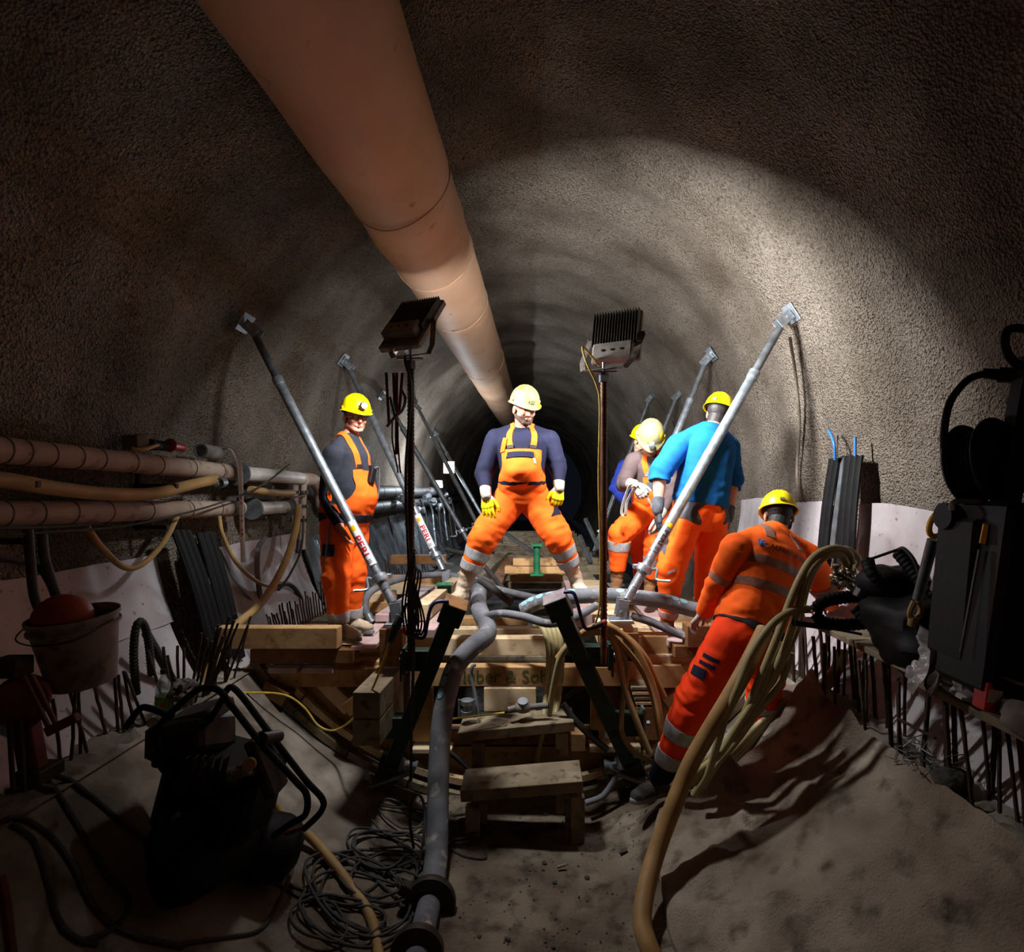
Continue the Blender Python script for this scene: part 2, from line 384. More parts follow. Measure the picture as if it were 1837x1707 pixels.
for i in range(46):      # bars on the right shoulder, tops under the plank
    y = 2.0 + i * .047 + random.uniform(-.015, .015)
    x = random.uniform(1.68, 1.86); lean = random.uniform(-.06, .10); ln = random.uniform(-.06, .06)
    rebar((x, y, CZ - 1.26), (x - .02 + lean * .4, y + ln, CZ + SHZ - .012 - random.choice((0, .0, .08))), SR, random.choice((.008, .008, .011)))
for i in range(16):
    y = 4.2 + i * .13
    rebar((1.72 + random.uniform(-.05, .05), y, CZ - 1.3), (1.70 + random.uniform(-.06, .06), y - .03, CZ - .9 + random.uniform(-.08, .1)), SR)

# white membrane sheets on the side walls
def sheet(px0, px1, ztop, zbot, sg, label, seed, r=2.385, y0=None, y1=None, m='membrane', wav=.012, grp='white membrane sheets on the tunnel sides'):
    mb = M(); rows = []; n = 60 if wav < .03 else 260; k = 22
    for i in range(n + 1):
        y = y0 + (y1 - y0) * i / n; row = []
        for j in range(k + 1):
            zt = ztop + .03 * noise.noise(V((y * 1.5, seed, 0)))
            z = zt + (zbot - zt) * j / k
            x = math.sqrt(r * r - z * z) + wav * noise.noise(V((y * 3, z * 2, seed))) + wav * .7 * noise.noise(V((y * 9, z * 1.5, seed))) + (wav > .03) * .028 * noise.noise(V((y * 16, z * 2.2, seed)))
            row.append(V((CX + sg * x, y, CZ + z)))
        rows.append(row)
    return thing('membrane_sheet', mb.grid(rows), K[m], label, 'sheet', grp)
sheet(0, 0, -.42, -.86, -1, 'grey-white membrane sheet under the pipes above the starter bars', 1, y0=1.6, y1=3.75)
sheet(0, 0, -.85, -1.27, -1, 'lower grey-white membrane strip behind the hanging bucket and bars', 2, 2.395, y0=1.6, y1=3.72)
sheet(0, 0, -.44, -1.3, -1, 'white membrane sheet between black strips and the man in dark shirt', 3, y0=4.05, y1=5.9)
sheet(0, 0, -.50, -1.5, -1, 'shiny crinkled grey foil behind the second brace on the left', 4, y0=5.95, y1=9.5, m='foil', wav=.05, grp='crinkled foils')
sheet(0, 0, -.42, -1.5, -1, 'far shiny crinkled foil behind the distant braces', 5, y0=9.6, y1=15, m='foil', wav=.07, grp='crinkled foils')
sheet(0, 0, -.10, -.70, 1, 'white membrane sheet above the plank shelf beside the drum', 6, y0=1.8, y1=3.92)
sheet(0, 0, -.09, -.62, 1, 'white membrane sheet behind the yellow helmet of the leaning man', 7, y0=4.28, y1=6.2)
sheet(0, 0, -.70, -1.27, 1, 'speckled white membrane strip behind the bars under the shelf', 8, 2.37, y0=1.6, y1=5.2)
# ventilation duct
dc = lambda y: V((-.883, y, CZ + 1.77 + (.05 * y if y < 5 else .25 + .02 * (y - 5))))
mb = M(); n = 40; rows = []; ys = [-.5 + i * .05 for i in range(250)] + [12 + i * .5 for i in range(20)]
SE = (4.08, 5.95)
for y in ys:
    c = dc(y); row = []
    for j in range(n):
        t = 2 * math.pi * j / n
        r = .34 + .006 * noise.noise(V((math.cos(t), math.sin(t), y * 1.3))) * 2
        for k_, s in enumerate((3.48, 4.75, 6.1, 9.0)):
            r -= .010 * math.exp(-((y - s - .06 * math.sin(t * 2 + k_)) / .03) ** 2) * (.5 + .5 * math.sin(-t + .3))
        r += .012 * math.exp(-((y - 4.1) / .15) ** 2)
        row.append(c + V((math.cos(t) * r, 0, math.sin(t) * r)))
    rows.append(row)
D = empty('ventilation_duct', (-.883, 0, CZ + 1.77), 'large beige fabric ventilation duct running along the tunnel crown', 'duct')
part('duct_sleeve', mb.grid(rows, True), K['duct'], D)
for s in (3.5, 4.75, 6.1, 9.0):
    mb = M(); c = dc(s); pts = [c + V((math.cos(t) * .342, .06 * math.sin(2 * t), math.sin(t) * .342)) for t in [2 * math.pi * i / 48 for i in range(49)]]
    part('seam', mb.tube(pts, .004, 6), K['duct'], D)
for i in range(9):
    y = 1.5 + i * 1.5; c = dc(y)
    part('hanger', M().cyl(c + V((0, 0, .33)), (c.x, y, CZ + RB * .97), .006, n=6), K['galv_old'], D)
# ---------------------------------------------------------------- wall pipes, left
def hose(name, pts, r, m, label, cat='hose', group=None, k=8, n=12, rings=None, ends=None, rib=0):
    pts = spline(pts, k)
    if rib:
        L = [0]
        for a, b in zip(pts, pts[1:]): L.append(L[-1] + (b - a).length)
        N_ = int(L[-1] / (rib / 3)); q = []; rr = []
        for i in range(N_ + 1):
            s = L[-1] * i / N_; j = max(0, min(len(L) - 2, next((t for t in range(len(L) - 1) if L[t + 1] >= s), len(L) - 2)))
            q.append(pts[j].lerp(pts[j + 1], (s - L[j]) / max(L[j + 1] - L[j], 1e-6))); rr.append(r * (1 if i % 3 else .86))
        pts = q; mb = M().tube(pts, rr, n)
    else: mb = M().tube(pts, r, n)
    if not rings and not ends: return thing(name, mb, K[m], label, cat, group)
    o = empty(name, pts[0], label, cat, group); part('hose_body' if cat == 'hose' else 'pipe_body', mb, K[m], o)
    if rings:
        for i in range(rings):
            j = int((i + .5) / rings * (len(pts) - 2)); a, b = pts[j], pts[j + 1]; d = (b - a).normalized()
            part('spiral_band', M().cyl(a, a + d * .008, r * 1.035, n=n + 4), K['steel_dark'] if cat != 'hose' else K[m], o)
    if ends:
        for e in ends:
            a, b = (pts[0], pts[1]) if e == 0 else (pts[-1], pts[-2]); d = (a - b).normalized()
            part('coupling', M().lathe([(r * 1.12, -.05), (r * 1.12, .01), (r * 1.6, .012), (r * 1.6, .035), (r * .8, .036)], a, d, 20), K['galv_old'], o)
    return o
XP = -2.42
a = [PX(-160, 788, XP), PX(0, 807, XP), PX(200, 826, XP), PX(422, 848, XP)]
hose('wall_pipe', a, .062, 'pipe', 'upper dusty brown spiral pipe running along the left wall', 'pipe', k=16, n=20, rings=13)
a = [PX(-160, 922, XP), PX(0, 921, XP), PX(200, 917, XP), PX(400, 912, XP), PX(430, 911, XP)]
hose('wall_pipe', a, .060, 'pipe', 'lower dusty brown spiral pipe along the left wall above the membrane', 'pipe', k=16, n=20, rings=13)
a = [PX(430, 849, XP), PX(470, 852, XP), PX(530, 857, XP), PX(548, 860, XP - .02)]
hose('wall_pipe', a, .062, 'pipe_w', 'pale short pipe piece past the woven strap, upper line', 'pipe', n=20, ends=(0,))
a = [PX(455, 912, XP), PX(515, 909, XP)]
hose('wall_pipe', a, .058, 'pipe_w', 'pale short pipe piece behind the strap, lower line', 'pipe', n=20, ends=(0, 1))
a = [PX(-140, 850, -2.32), PX(0, 860, -2.32), PX(100, 876, -2.32), PX(200, 886, -2.32), PX(280, 884, -2.32), PX(340, 870, -2.32), PX(385, 860, -2.34)]
hose('sagging_hose', a, .036, 'hose_tan', 'tan hose sagging between the two brown wall pipes', k=8, n=14)
a = [PX(450, 878, -2.35), PX(500, 884, -2.35), PX(525, 884, -2.35)]
hose('short_hose', a, .032, 'hose_tan', 'short tan hose stub entering the pipe junction beside the man', n=14)
for y in (2.6, 3.6, 4.9):
    o = empty('pipe_bracket', (-2.3, y, CZ - .25), 'steel wall bracket under the pipes, number %s from the picture edge' % {2.6: 'one', 3.6: 'two', 4.9: 'three'}[y], 'bracket', 'wall brackets carrying the pipes')
    part('arm', M().bar((-2.56, y, CZ - .23), (-2.34, y, CZ - .23), .03, .03), K['steel_dark'], o)
    part('arm', M().bar((-2.56, y, CZ + .03), (-2.28, y, CZ + .03), .03, .03), K['steel_dark'], o)
    part('upright', M().bar((-2.53, y, CZ - .25), (-2.53, y, CZ + .2), .03, .03, (0, 1, 0)), K['steel_dark'], o)
# junction at the end of the pipes
j = PX(560, 862, XP - .02)
o = empty('pipe_junction', j - V((0, 0, .5)), 'dusty pipe junction with valves beside the man in dark shirt', 'valve')
part('elbow', M().tube(spline([PX(543, 860, XP), PX(562, 862, XP), PX(575, 880, XP - .02), PX(578, 905, XP - .04)], 6), .07, 18), K['pipe'], o)
for px in (530, 545):
    part('down_pipe', M().cyl(PX(px, 870, XP + .02), PX(px - 3, 985 - (px == 530) * 50, XP + .02), .03), K['pipe'], o)
    for py in (880, 905, 930): part('flange', M().cyl(PX(px - 1, py, XP + .02), PX(px - 1, py + 5, XP + .02), .045), K['steel_dark'], o)
part('valve_handle', M().bar(PX(520, 893, XP + .06), PX(548, 887, XP + .06), .02, .012), K['redpaint'], o)
part('nozzle', M().cyl(PX(538, 970, XP + .05), PX(534, 990, XP + .05), .03, .02), K['steel_dark'], o)
# woven strap hanging over the upper pipe
pts = spline([PX(408, 818, XP + .0) + V((-.1, 0, .03)), PX(415, 816, XP + .03) + V((0, -.02, .05)), PX(428, 826, XP + .09), PX(432, 860, XP + .10), PX(434, 920, XP + .10), PX(437, 1008, XP + .10)], 8)
o = empty('woven_strap', pts[-1], 'beige woven strap with red print hanging over the pipe end', 'strap')
mb = M(); rows = [[p + V((.0, -.034, 0)), p + V((0, .034, 0)), p + V((-.004, .034, 0)), p + V((-.004, -.034, 0))] for p in pts]
part('webbing', mb.loft(rows), K['strap'], o)
mb = M()
for i, (py, h) in enumerate(((892, 8), (902, 5), (925, 5), (934, 4), (950, 5), (958, 6))):
    c = PX(433.5 + i * .3, py, XP + .106); mb.box(c, (.003, .016 + .01 * (i % 2), .028 * h / 8), ch=.0005)
part('red_print', mb, K['redmark'], o, False)
# socket box, plug and round tin on top of the pipe
c = PX(250, 792, -2.45)
o = empty('socket_box', c, 'grey socket box with cable plug sitting on the upper pipe', 'socket')
part('housing', M().box(c, (.10, .17, .09), Matrix.Rotation(.15, 3, 'X')), K['cloth_grey'], o)
part('plug', M().cyl(PX(268, 797, -2.40), PX(300, 800, -2.40), .035, .03), K['black'], o)
part('red_socket', M().lathe([(.03, 0), (.045, .01), (.03, .03), (.028, .14)], PX(303, 798, -2.40), V((0.02, 1, -.05))), K['red'], o, label='red plug socket')
hose('cable', [PX(235, 804, -2.40), PX(255, 806, -2.37), PX(275, 800, -2.37), PX(284, 797, -2.38)], .012, 'hose_tan', 'thick tan cable looping into the plug on the upper pipe', 'cable')
c0 = PX(360, 808, -2.40); mb = M().lathe([(.04, 0), (.052, 0), (.052, .20), (.045, .20), (.045, .01)], c0, PX(408, 816, -2.40) - c0, 20, False)
thing('round_tin', mb, K['cloth_grey'], 'dusty round tin lying on the upper pipe near the strap', 'tin')
c0 = PX(392, 866, -2.30); thing('pipe_socket', M().lathe([(.028, .02), (.036, 0), (.036, .09), (.028, .09), (.028, .0)], c0, (-.1, .6, .03), 20, False), K['galv_old'], 'short open metal socket between the pipes beside the strap', 'pipe')
# thin wires along the wall
WX = -2.30
hose('wire', [PX(-30, 962, WX), PX(60, 956, WX), PX(200, 946, WX), (PX(300, 928, WX)), PX(400, 900, WX), PX(470, 870, WX), PX(520, 832, WX - .03)], .007, 'cable', 'thin dark wire rising across both wall pipes towards the junction', 'wire', n=8)
hose('wire', [PX(-30, 948, WX), PX(100, 945, WX), PX(180, 938, WX)], .008, 'cable', 'thin dark wire under the lower wall pipe at the picture edge', 'wire', n=8)
hose('wall_hose', [PX(155, 945, -2.35), PX(185, 985, -2.33), PX(225, 1018, -2.32), PX(260, 1008, -2.32), PX(295, 970, -2.33), PX(318, 925, -2.40)], .017, 'hose_tan', 'dusty brown hose sagging in a U over the membrane', k=10)
hose('wall_hose', [PX(50, 950, -2.30), PX(55, 1010, -2.28), PX(62, 1070, -2.26), PX(85, 1125, -2.24)], .019, 'cable', 'dark hose dropping from the pipes to the bucket rim', k=10)
hose('wall_hose', [PX(75, 950, -2.32), PX(80, 1000, -2.30), PX(95, 1050, -2.28), PX(110, 1090, -2.26)], .020, 'cable', 'second dark hose hanging beside the first behind the bucket', k=10)
hose('wall_hose', [PX(-20, 1000, -2.35), PX(30, 1006, -2.35), PX(65, 1014, -2.33), PX(88, 1045, -2.30), PX(104, 1090, -2.28)], .014, 'cable', 'black cable curving from picture edge down to the bucket', 'cable', k=10)
hose('wall_hose', [PX(535, 905, -2.25), PX(530, 950, -2.23), PX(515, 1000, -2.20), PX(490, 1050, -2.18), PX(460, 1090, -2.16), PX(425, 1120, -2.17), PX(398, 1160, -2.18), PX(375, 1205, -2.18), PX(360, 1245, -2.20)], .030, 'hose_tan', 'thick tan hose dropping from the junction to the starter bars', k=10, n=14)
hose('wall_hose', [PX(393, 925, -2.36), PX(400, 960, -2.34), PX(425, 1010, -2.32), PX(465, 1045, -2.32), PX(500, 1052, -2.34), PX(515, 1046, -2.36)], .015, 'hose_tan', 'thin tan hose swinging from the lower pipe over the white sheet', k=10)
hose('wall_hose', [PX(545, 925, -2.22), PX(540, 985, -2.20), PX(520, 1030, -2.18), PX(500, 1058, -2.18)], .010, 'cable', 'thin dark hose hanging right beside the thick tan one', k=10)
hose('wall_hose', [PX(495, 1048, -2.32), PX(520, 1048, -2.32), PX(538, 1070, -2.32), PX(543, 1100, -2.32)], .022, 'cable', 'dark short hose bending down onto the starter bars', k=10)
hose('wall_hose', [PX(475, 965, -2.40), PX(463, 985, -2.38), PX(462, 1030, -2.38), PX(470, 1090, -2.36), PX(476, 1130, -2.36)], .022, 'hose_grey', 'grey conduit rising beside the white sheet with bent tip', 'pipe', k=8)
hose('wall_hose', [PX(395, 985, -2.40), PX(420, 1040, -2.38), PX(450, 1075, -2.38), PX(465, 1085, -2.38)], .010, 'hose_grey', 'thin grey wire drooping across the white membrane sheet', 'wire', k=8)
hose('conduit', [PX(245, 1245, -2.18), PX(240, 1180, -2.18), PX(243, 1130, -2.17), PX(252, 1114, -2.16), PX(262, 1130, -2.16), PX(268, 1165, -2.17), PX(272, 1210, -2.18)], .021, 'cable', 'dark corrugated conduit bent over on itself beside the bucket', 'pipe', k=10, rib=.02)
hose('conduit', [PX(262, 1135, -2.24), PX(285, 1175, -2.22), PX(315, 1230, -2.22)], .024, 'cable', 'dark conduit leaning behind the bars beside the bucket', 'pipe', k=10)
# black ribbed strips leaning on the walls
def strips(pts, label, gl, wd=.034, bend=0.0):
    o = empty('joint_strip', pts[0][0], label, 'strip', gl)
    for a, b in pts:
        c = [V(a).lerp(V(b), i / 10) + V((bend * math.sin(math.pi * i / 10), 0, 0)) for i in range(11)]
        mb = M(); sd = V((.0, wd, 0))
        rows = [[p - sd, p - sd + V((.014, 0, 0)), p + V((.004, 0, 0)) - sd * .3, p + V((.016, 0, 0)), p + sd * .3 + V((.004, 0, 0)), p + sd + V((.014, 0, 0)), p + sd, p - V((.01, 0, 0))] for p in c]
        part('ribbed_band', mb.loft(rows), K['black_p'], o)
    return o
def strips_l(xs, top, bot, dx, label):
    pr = []
    for px in xs: pr.append((PX(px, top, -2.40), PX(px + dx, bot, -2.18)))
    return strips(pr, label, 'black ribbed strips leaning on the left wall', bend=.02)
strips_l((311, 322, 333), 950, 1165, 66, 'black ribbed strips leaning on the wall, bundle nearer the picture edge')
strips_l((355, 366, 377), 955, 1180, 56, 'black ribbed strips leaning on the wall, bundle nearer the white sheet')
thing('board', M().bar(PX(352, 975, -2.40), PX(392, 1150, -2.22), .012, .09, (0, 1, 0)), K['wood_old'], 'narrow grey board wedged between the black strip bundles', 'board')
pr = [(PX(px, t, 2.17), PX(px - 22, 1000, 2.08)) for px, t in ((1491, 822), (1500, 821))]
strips(pr, 'black ribbed strips on the right wall left of the grey batten', 'black ribbed strips on the right wall', bend=-.01)
pr = [(PX(px, t, 2.16), PX(px - 16, 1010, 2.06)) for px, t in ((1521, 817), (1531, 816), (1541, 817))]
strips(pr, 'black ribbed strips on the right wall right of the grey batten', 'black ribbed strips on the right wall', bend=-.01)
thing('batten', M().bar(PX(1511, 818, 2.2), PX(1492, 1000, 2.1), .02, .06, (0, 1, 0)), K['galv_old'], 'grey batten standing between the two black strip bundles', 'batten')
hose('cable_end', [PX(1498, 824, 2.14), PX(1497, 800, 2.12), PX(1492, 782, 2.12), PX(1486, 772, 2.12)], .010, 'blue', 'bent blue cable end sticking up from the black strips', 'cable')
hose('cable_end', [PX(1534, 818, 2.14), PX(1534, 784, 2.14)], .010, 'blue', 'straight blue cable end sticking up from the black strips', 'cable')
hose('wire', [PX(1502, 818, 2.16), PX(1503, 780, 2.18)], .004, 'rust', 'thin rusty wire standing beside the bent blue cable', 'wire', n=6)
hose('wall_seam', [PW(1417, 605, 2.36), PW(1428, 680, 2.36), PW(1434, 760, 2.36), PW(1430, 850, 2.36), PW(1437, 900, 2.36)], .012, 'invert', 'thin dark cable hanging down the right wall from the brace', 'cable')

for z, r, l in ((-.02, .10, 'upper dark pipe running on along the left wall beyond the second brace'), (-.24, .085, 'lower dark pipe running on along the left wall beyond the second brace')):
    hose('wall_pipe', [V((-2.36, 6.6, CZ + z)), V((-2.34, 9, CZ + z)), V((-2.34, 12, CZ + z)), V((-2.34, 17, CZ + z))], r, 'far_pipe', l, 'pipe', n=18, rings=9)
o = empty('far_valves', (-2.2, 11, CZ - .4), 'shiny valves and hoses on the far left pipes by the work lamp', 'valve'); random.seed(21)
for i in range(8):
    y = 9.2 + i * .7; part('valve_body', M().lathe([(.04, -.08), (.07, -.06), (.07, 0), (.04, .02), (.06, .05), (.06, .09)], (-2.2, y, CZ - .12 - .12 * (i % 3)), V((random.uniform(-1, 1), random.uniform(-1, 1), random.uniform(-1, 1))), 12), K['galv'], o)
    part('drop_hose', M().tube(spline([V((-2.2, y, CZ - .15)), V((-2.12, y + .1, CZ - .4)), V((-2.08, y + .05, CZ - .7)), V((-2.0, y - .1, CZ - 1.1))], 6), .02, 8), K['foil' if i % 2 else 'cable'], o)
# ================================================================ people
def remesh(mb, vox, smooth=3):
    me = bpy.data.meshes.new('r'); me.from_pydata(mb.v, [], mb.f)
    o = bpy.data.objects.new('r', me); COL.objects.link(o)
    md = o.modifiers.new('r', 'REMESH'); md.mode = 'VOXEL'; md.voxel_size = vox
    sm = o.modifiers.new('s', 'SMOOTH'); sm.factor = .5; sm.iterations = smooth
    bpy.context.view_layer.update()
    ev = bpy.data.meshes.new_from_object(o.evaluated_get(bpy.context.evaluated_depsgraph_get()))
    n = len(ev.vertices); v = np.empty(n * 3); ev.vertices.foreach_get('co', v)
    nr = np.empty(n * 3); ev.vertices.foreach_get('normal', nr)
    f = [tuple(p.vertices) for p in ev.polygons]
    bpy.data.objects.remove(o); bpy.data.meshes.remove(ev)
    return v.reshape(-1, 3), nr.reshape(-1, 3), f
def hand_mb(mb, w, d, pn, ts, curl=.35, s=1.0, only=None):
    w, d = V(w), V(d).normalized(); pn = V(pn); pn = (pn - d * pn.dot(d)).normalized(); ts = V(ts); x = d.cross(pn)
    if x.dot(ts) < 0: x = -x
    for i, (o, L) in enumerate(((1.5, .070), (.5, .080), (-.5, .074), (-1.5, .060))):
        kb = w + (d * (.088 - .004 * abs(o)) + x * o * .021) * s
        mb.capsule(w + (d * .01 + x * o * .011) * s, kb, .017 * s, .013 * s)
        p = kb; a = curl * (1 + .12 * (i - 1))
        for q, fr in enumerate((.45, .32, .26)):
            ang = a * (.6 + .9 * q) if q else a * .6
            dd = (d * math.cos(ang) + pn * math.sin(ang) + x * o * .05).normalized()
            e = p + dd * L * fr * s; mb.capsule(p, e, (.0105 - .0012 * q) * s, (.0095 - .0012 * q) * s, 10); p = e
    t0 = w + (d * .02 + x * .02) * s; t1 = w + (d * .055 + x * .05 + pn * .012) * s; t2 = t1 + (d * .034 + x * .012 + pn * .01) * s; t3 = t2 + (d * .026 + pn * .008) * s
    mb.capsule(t0, t1, .018 * s, .014 * s); mb.capsule(t1, t2, .0135 * s, .0115 * s); mb.capsule(t2, t3, .0115 * s, .0095 * s)
    mb.capsule(w - d * .03 * s, w + d * .02 * s, .025 * s, .022 * s)
class Human: pass
Z = V((0, 0, 1))
def human(label, J, face, hup, garm, hands, s=1.0, belly=0.0, bulk=1.0, seed=0, chest=1.0):
    """J: joints; garm: list of (name, material, mask, offset, wrinkle); hands: {side: (dir, palm, thumb, curl, kind)}"""
    H = Human(); J = {k: V(p) for k, p in J.items()}; H.J = J
    pel = (J['hipL'] + J['hipR']) / 2 + V((0, 0, .03)); nk = J['neck']; H.pel = pel
    U = (nk - pel); HT = U.length; U.normalize()
    hs = (J['hipL'] - J['hipR']); ss = (J['shL'] - J['shR'])
    sw = ss.length / 2; hw = max(hs.length / 2 + .075 * bulk, .14)
    S0 = (hs - U * hs.dot(U)).normalized(); S1 = (ss - U * ss.dot(U)).normalized()
    prof = ((-.20, .55 * hw, .085), (-.08, .92 * hw, .115), (.05, hw, .125), (.2, .93 * hw, .122 + belly * .6), (.34, .90 * hw, .12 + belly), (.5, max(.9 * hw, .84 * sw), .125 + belly * .55), (.68, .90 * sw, .128 * chest), (.82, .90 * sw, .118 * chest), (.93, .62 * sw, .085), (1.02, .06, .06))
    def tor(t):
        for (a, *x), (b, *y) in zip(prof, prof[1:]):
            if t <= b:
                k = max(0, (t - a) / (b - a)); return x[0] + (y[0] - x[0]) * k, (x[1] + (y[1] - x[1]) * k) * bulk
        return prof[-1][1], prof[-1][2]
    def axes(t):
        S = S0.lerp(S1, max(0, min(1, t))).normalized(); return S, S.cross(U).normalized()
    H.U, H.S1, H.HT = U, S1, HT; H.front = S1.cross(U).normalized(); H.axes = axes; H.tor = tor
    mb = M(); rings = []
    for i in range(17):
        t = -.20 + 1.22 * i / 16; a, b = tor(t); S, Fv = axes(t); c = pel + U * HT * t + Fv * (belly * .35 * math.exp(-((t - .33) / .2) ** 2))
        rings.append([c + (S * a * math.copysign(abs(math.cos(q)) ** .8, math.cos(q)) + Fv * b * math.copysign(abs(math.sin(q)) ** .85, math.sin(q))) for q in [2 * math.pi * j / 24 for j in range(24)]])
    mb.loft(rings)
    caps = []
    def cap(lb, a, b, ra, rb, fl=None): caps.append((lb, V(a), V(b), ra * s, rb * s)); mb.capsule(a, b, ra * s, rb * s, 18, fl)
    for sd in 'LR':
        cap('thigh' + sd, J['hip' + sd], J['knee' + sd], .102 * bulk, .078 * bulk)
        cap('shin' + sd, J['knee' + sd], J['ank' + sd], .078 * bulk, .046)
        cap('uarm' + sd, J['sh' + sd], J['el' + sd], .066 * bulk, .052 * bulk)
        cap('farm' + sd, J['el' + sd], J['wr' + sd], .050 * bulk, .031)
        ft = J['toe' + sd] - J['ank' + sd]; ft.z = 0; cap('foot' + sd, J['ank' + sd] - Z * .035, J['ank' + sd] + ft.normalized() * .11 - Z * .05, .030, .026)
        cap('trap' + sd, nk - U * .010, J['sh' + sd] - U * .0, .060, .060 * bulk)
        kb = J['hip' + sd]; mb.ell(kb.lerp(pel, .3) - H.front * .05, (.09 * bulk, .09 * bulk, .10 * bulk))
    hz = V(hup).normalized(); hy = V(face); hy = (hy - hz * hy.dot(hz)).normalized(); hx = hy.cross(hz) * 1.0
    hc = J['head']; H.hc, H.hx, H.hy, H.hz = hc, hx, hy, hz
    HP = lambda x, y, z: hc + (hx * x + hy * y + hz * z) * s
    H.HP = HP; hrot = Matrix((hx, hy, hz)).transposed(); H.hrot = hrot
    cap('neck', nk - U * .03, HP(0, -.025, -.06), .060, .055)
    bv, bn, bf = remesh(mb, .0105, 4)
    H.bv, H.bn, H.bf = bv, bn, bf
    H.bvh = BVHTree.FromPolygons([tuple(p) for p in bv], bf)
    # head
    hm = M()
    hm.ell(HP(0, -.012, .035), (.077 * s, .098 * s, .092 * s), hrot); hm.ell(HP(0, .022, -.035), (.062 * s, .070 * s, .078 * s), hrot)
    hm.capsule(HP(0, .055, -.098), HP(0, .064, -.096), .026 * s, .020 * s)
    for q in (-1, 1):
        hm.capsule(HP(q * .055, .0, -.055), HP(q * .020, .062, -.092), .022 * s, .020 * s)
        hm.capsule(HP(q * .040, .066, .024), HP(q * .012, .082, .020), .013 * s, .011 * s)
        hm.ell(HP(q * .036, .062, -.028), (.024 * s, .024 * s, .022 * s), hrot)
        hm.ell(HP(q * .080, -.008, -.012), (.010 * s, .021 * s, .033 * s), hrot)
        hm.capsule(HP(q * .008, .094, -.036), HP(q * .014, .090, -.036), .009 * s, .007 * s, 8)
    hm.capsule(HP(0, .082, .014), HP(0, .106, -.030), .010 * s, .014 * s, 10)
    hm.capsule(HP(-.018, .080, -.064), HP(.018, .080, -.064), .011 * s, .011 * s, 10)
    hm.capsule(HP(0, -.03, -.03), HP(0, -.03, -.08) .lerp(nk, .4), .058 * s, .056 * s)
    hv, hn, hf = remesh(hm, .0052, 2); H.hv, H.hn, H.hf = hv, hn, hf
    H.hbvh = BVHTree.FromPolygons([tuple(p) for p in hv], hf)
    # root and body
    base = (J['ankL'] + J['ankR']) / 2; base.z = min(J['ankL'].z, J['ankR'].z) - .09
    root = empty('person', base, label, 'person'); H.root = root
    verts = bv.tolist(); faces = list(bf)
    def join(v, f):
        k = len(verts); verts.extend(v.tolist()); faces.extend([tuple(i + k for i in q) for q in f])
    join(hv, hf)
    # classify body vertices
    N_ = len(bv); best = np.full(N_, 1e9); lab = np.zeros(N_, int); tt = np.zeros(N_); names = ['torso']
    h = (bv - np.array(pel)) @ np.array(U) / HT
    a = np.array([tor(x)[0] for x in h]); b = np.array([tor(x)[1] for x in h])
    hcl = np.clip(h, 0, 1)[:, None]; Sx = np.array(S0) * (1 - hcl) + np.array(S1) * hcl; Sx /= np.linalg.norm(Sx, axis=1)[:, None]
    Fx = np.cross(Sx, np.array(U)); rel = bv - np.array(pel) - h[:, None] * HT * np.array(U)
    uu = (rel * Sx).sum(1) / a; vv = (rel * Fx).sum(1) / b
    d = (np.sqrt(uu ** 2 + vv ** 2) - 1) * np.minimum(a, b)
    best = np.where((h > -.22) & (h < 1.03), d, 1e9); tt = h.copy()
    for lb, p, q, ra, rb in caps:
        p, q = np.array(p), np.array(q); dv = q - p; L2 = dv @ dv
        t = np.clip(((bv - p) @ dv) / L2, 0, 1); dist = np.linalg.norm(bv - p - t[:, None] * dv, axis=1) - (ra + (rb - ra) * t)
        if lb.startswith('trap'): dist += .012
        k = len(names); names.append(lb); m_ = dist < best
        best[m_] = dist[m_]; lab[m_] = k; tt[m_] = t[m_]
    NM = np.array(names)[lab]; H.NM, H.tt, H.uu, H.vv, H.hh = NM, tt, uu, vv, h
    # wrinkle coordinate
    def wrinkle(i, amp):
        n_ = NM[i]; p = V(bv[i])
        if n_ == 'torso' or n_.startswith('trap'): sc = h[i] * HT; wt = .35 + .6 * math.exp(-((h[i] - .12) / .14) ** 2)
        else:
            L = {'thigh': .45, 'shin': .43, 'uarm': .3, 'farm': .27}.get(n_[:-1], .2); t = tt[i]; sc = t * L
            e = 1 if n_[:-1] in ('thigh', 'uarm') else 0
            wt = .4 + .9 * math.exp(-((t - e) / .3) ** 2) + (.6 * math.exp(-((t - 1) / .25) ** 2) if n_[:-1] == 'shin' else 0)
        q = V((p.x * 7 + seed, p.y * 7, sc * 26 + 3 * noise.noise(p * 6)))
        r = 1 - 2.4 * abs(noise.noise(q)); r2 = noise.noise(p * 22)
        return amp * wt * (r * 1.15 + r2 * .4)
    fc_v = np.array([f if len(f) == 4 else (f + (f[-1],)) for f in bf])
    def shell(name, m_, mask, off, wr, parent=None, label=None):
        vm = mask(NM, tt, uu, vv, h, bv); fm = vm[fc_v].sum(1) >= 3
        return shell_faces(name, m_, np.nonzero(fm)[0], bv, bn, bf, off, wr, parent or root, label)
    def shell_faces(name, m_, ids, v, n, f, off, wr, parent, label=None, back=.006, sm=5):
        if len(ids) == 0: print('EMPTY garment', name); return None
        used = {}; vs = []; src = []; fs = []; ed = {}
        for k in ids:
            q = []
            for i in f[k]:
                if i not in used: used[i] = len(vs); src.append(i); vs.append(V(v[i]))
                q.append(used[i])
            fs.append(tuple(q))
            for a_, b_ in zip(q, q[1:] + q[:1]):
                ed[(a_, b_)] = 1
        bd = [(a_, b_) for (a_, b_) in ed if (b_, a_) not in ed]
        nb = {}
        for a_, b_ in bd: nb.setdefault(a_, []).append(b_); nb.setdefault(b_, []).append(a_)
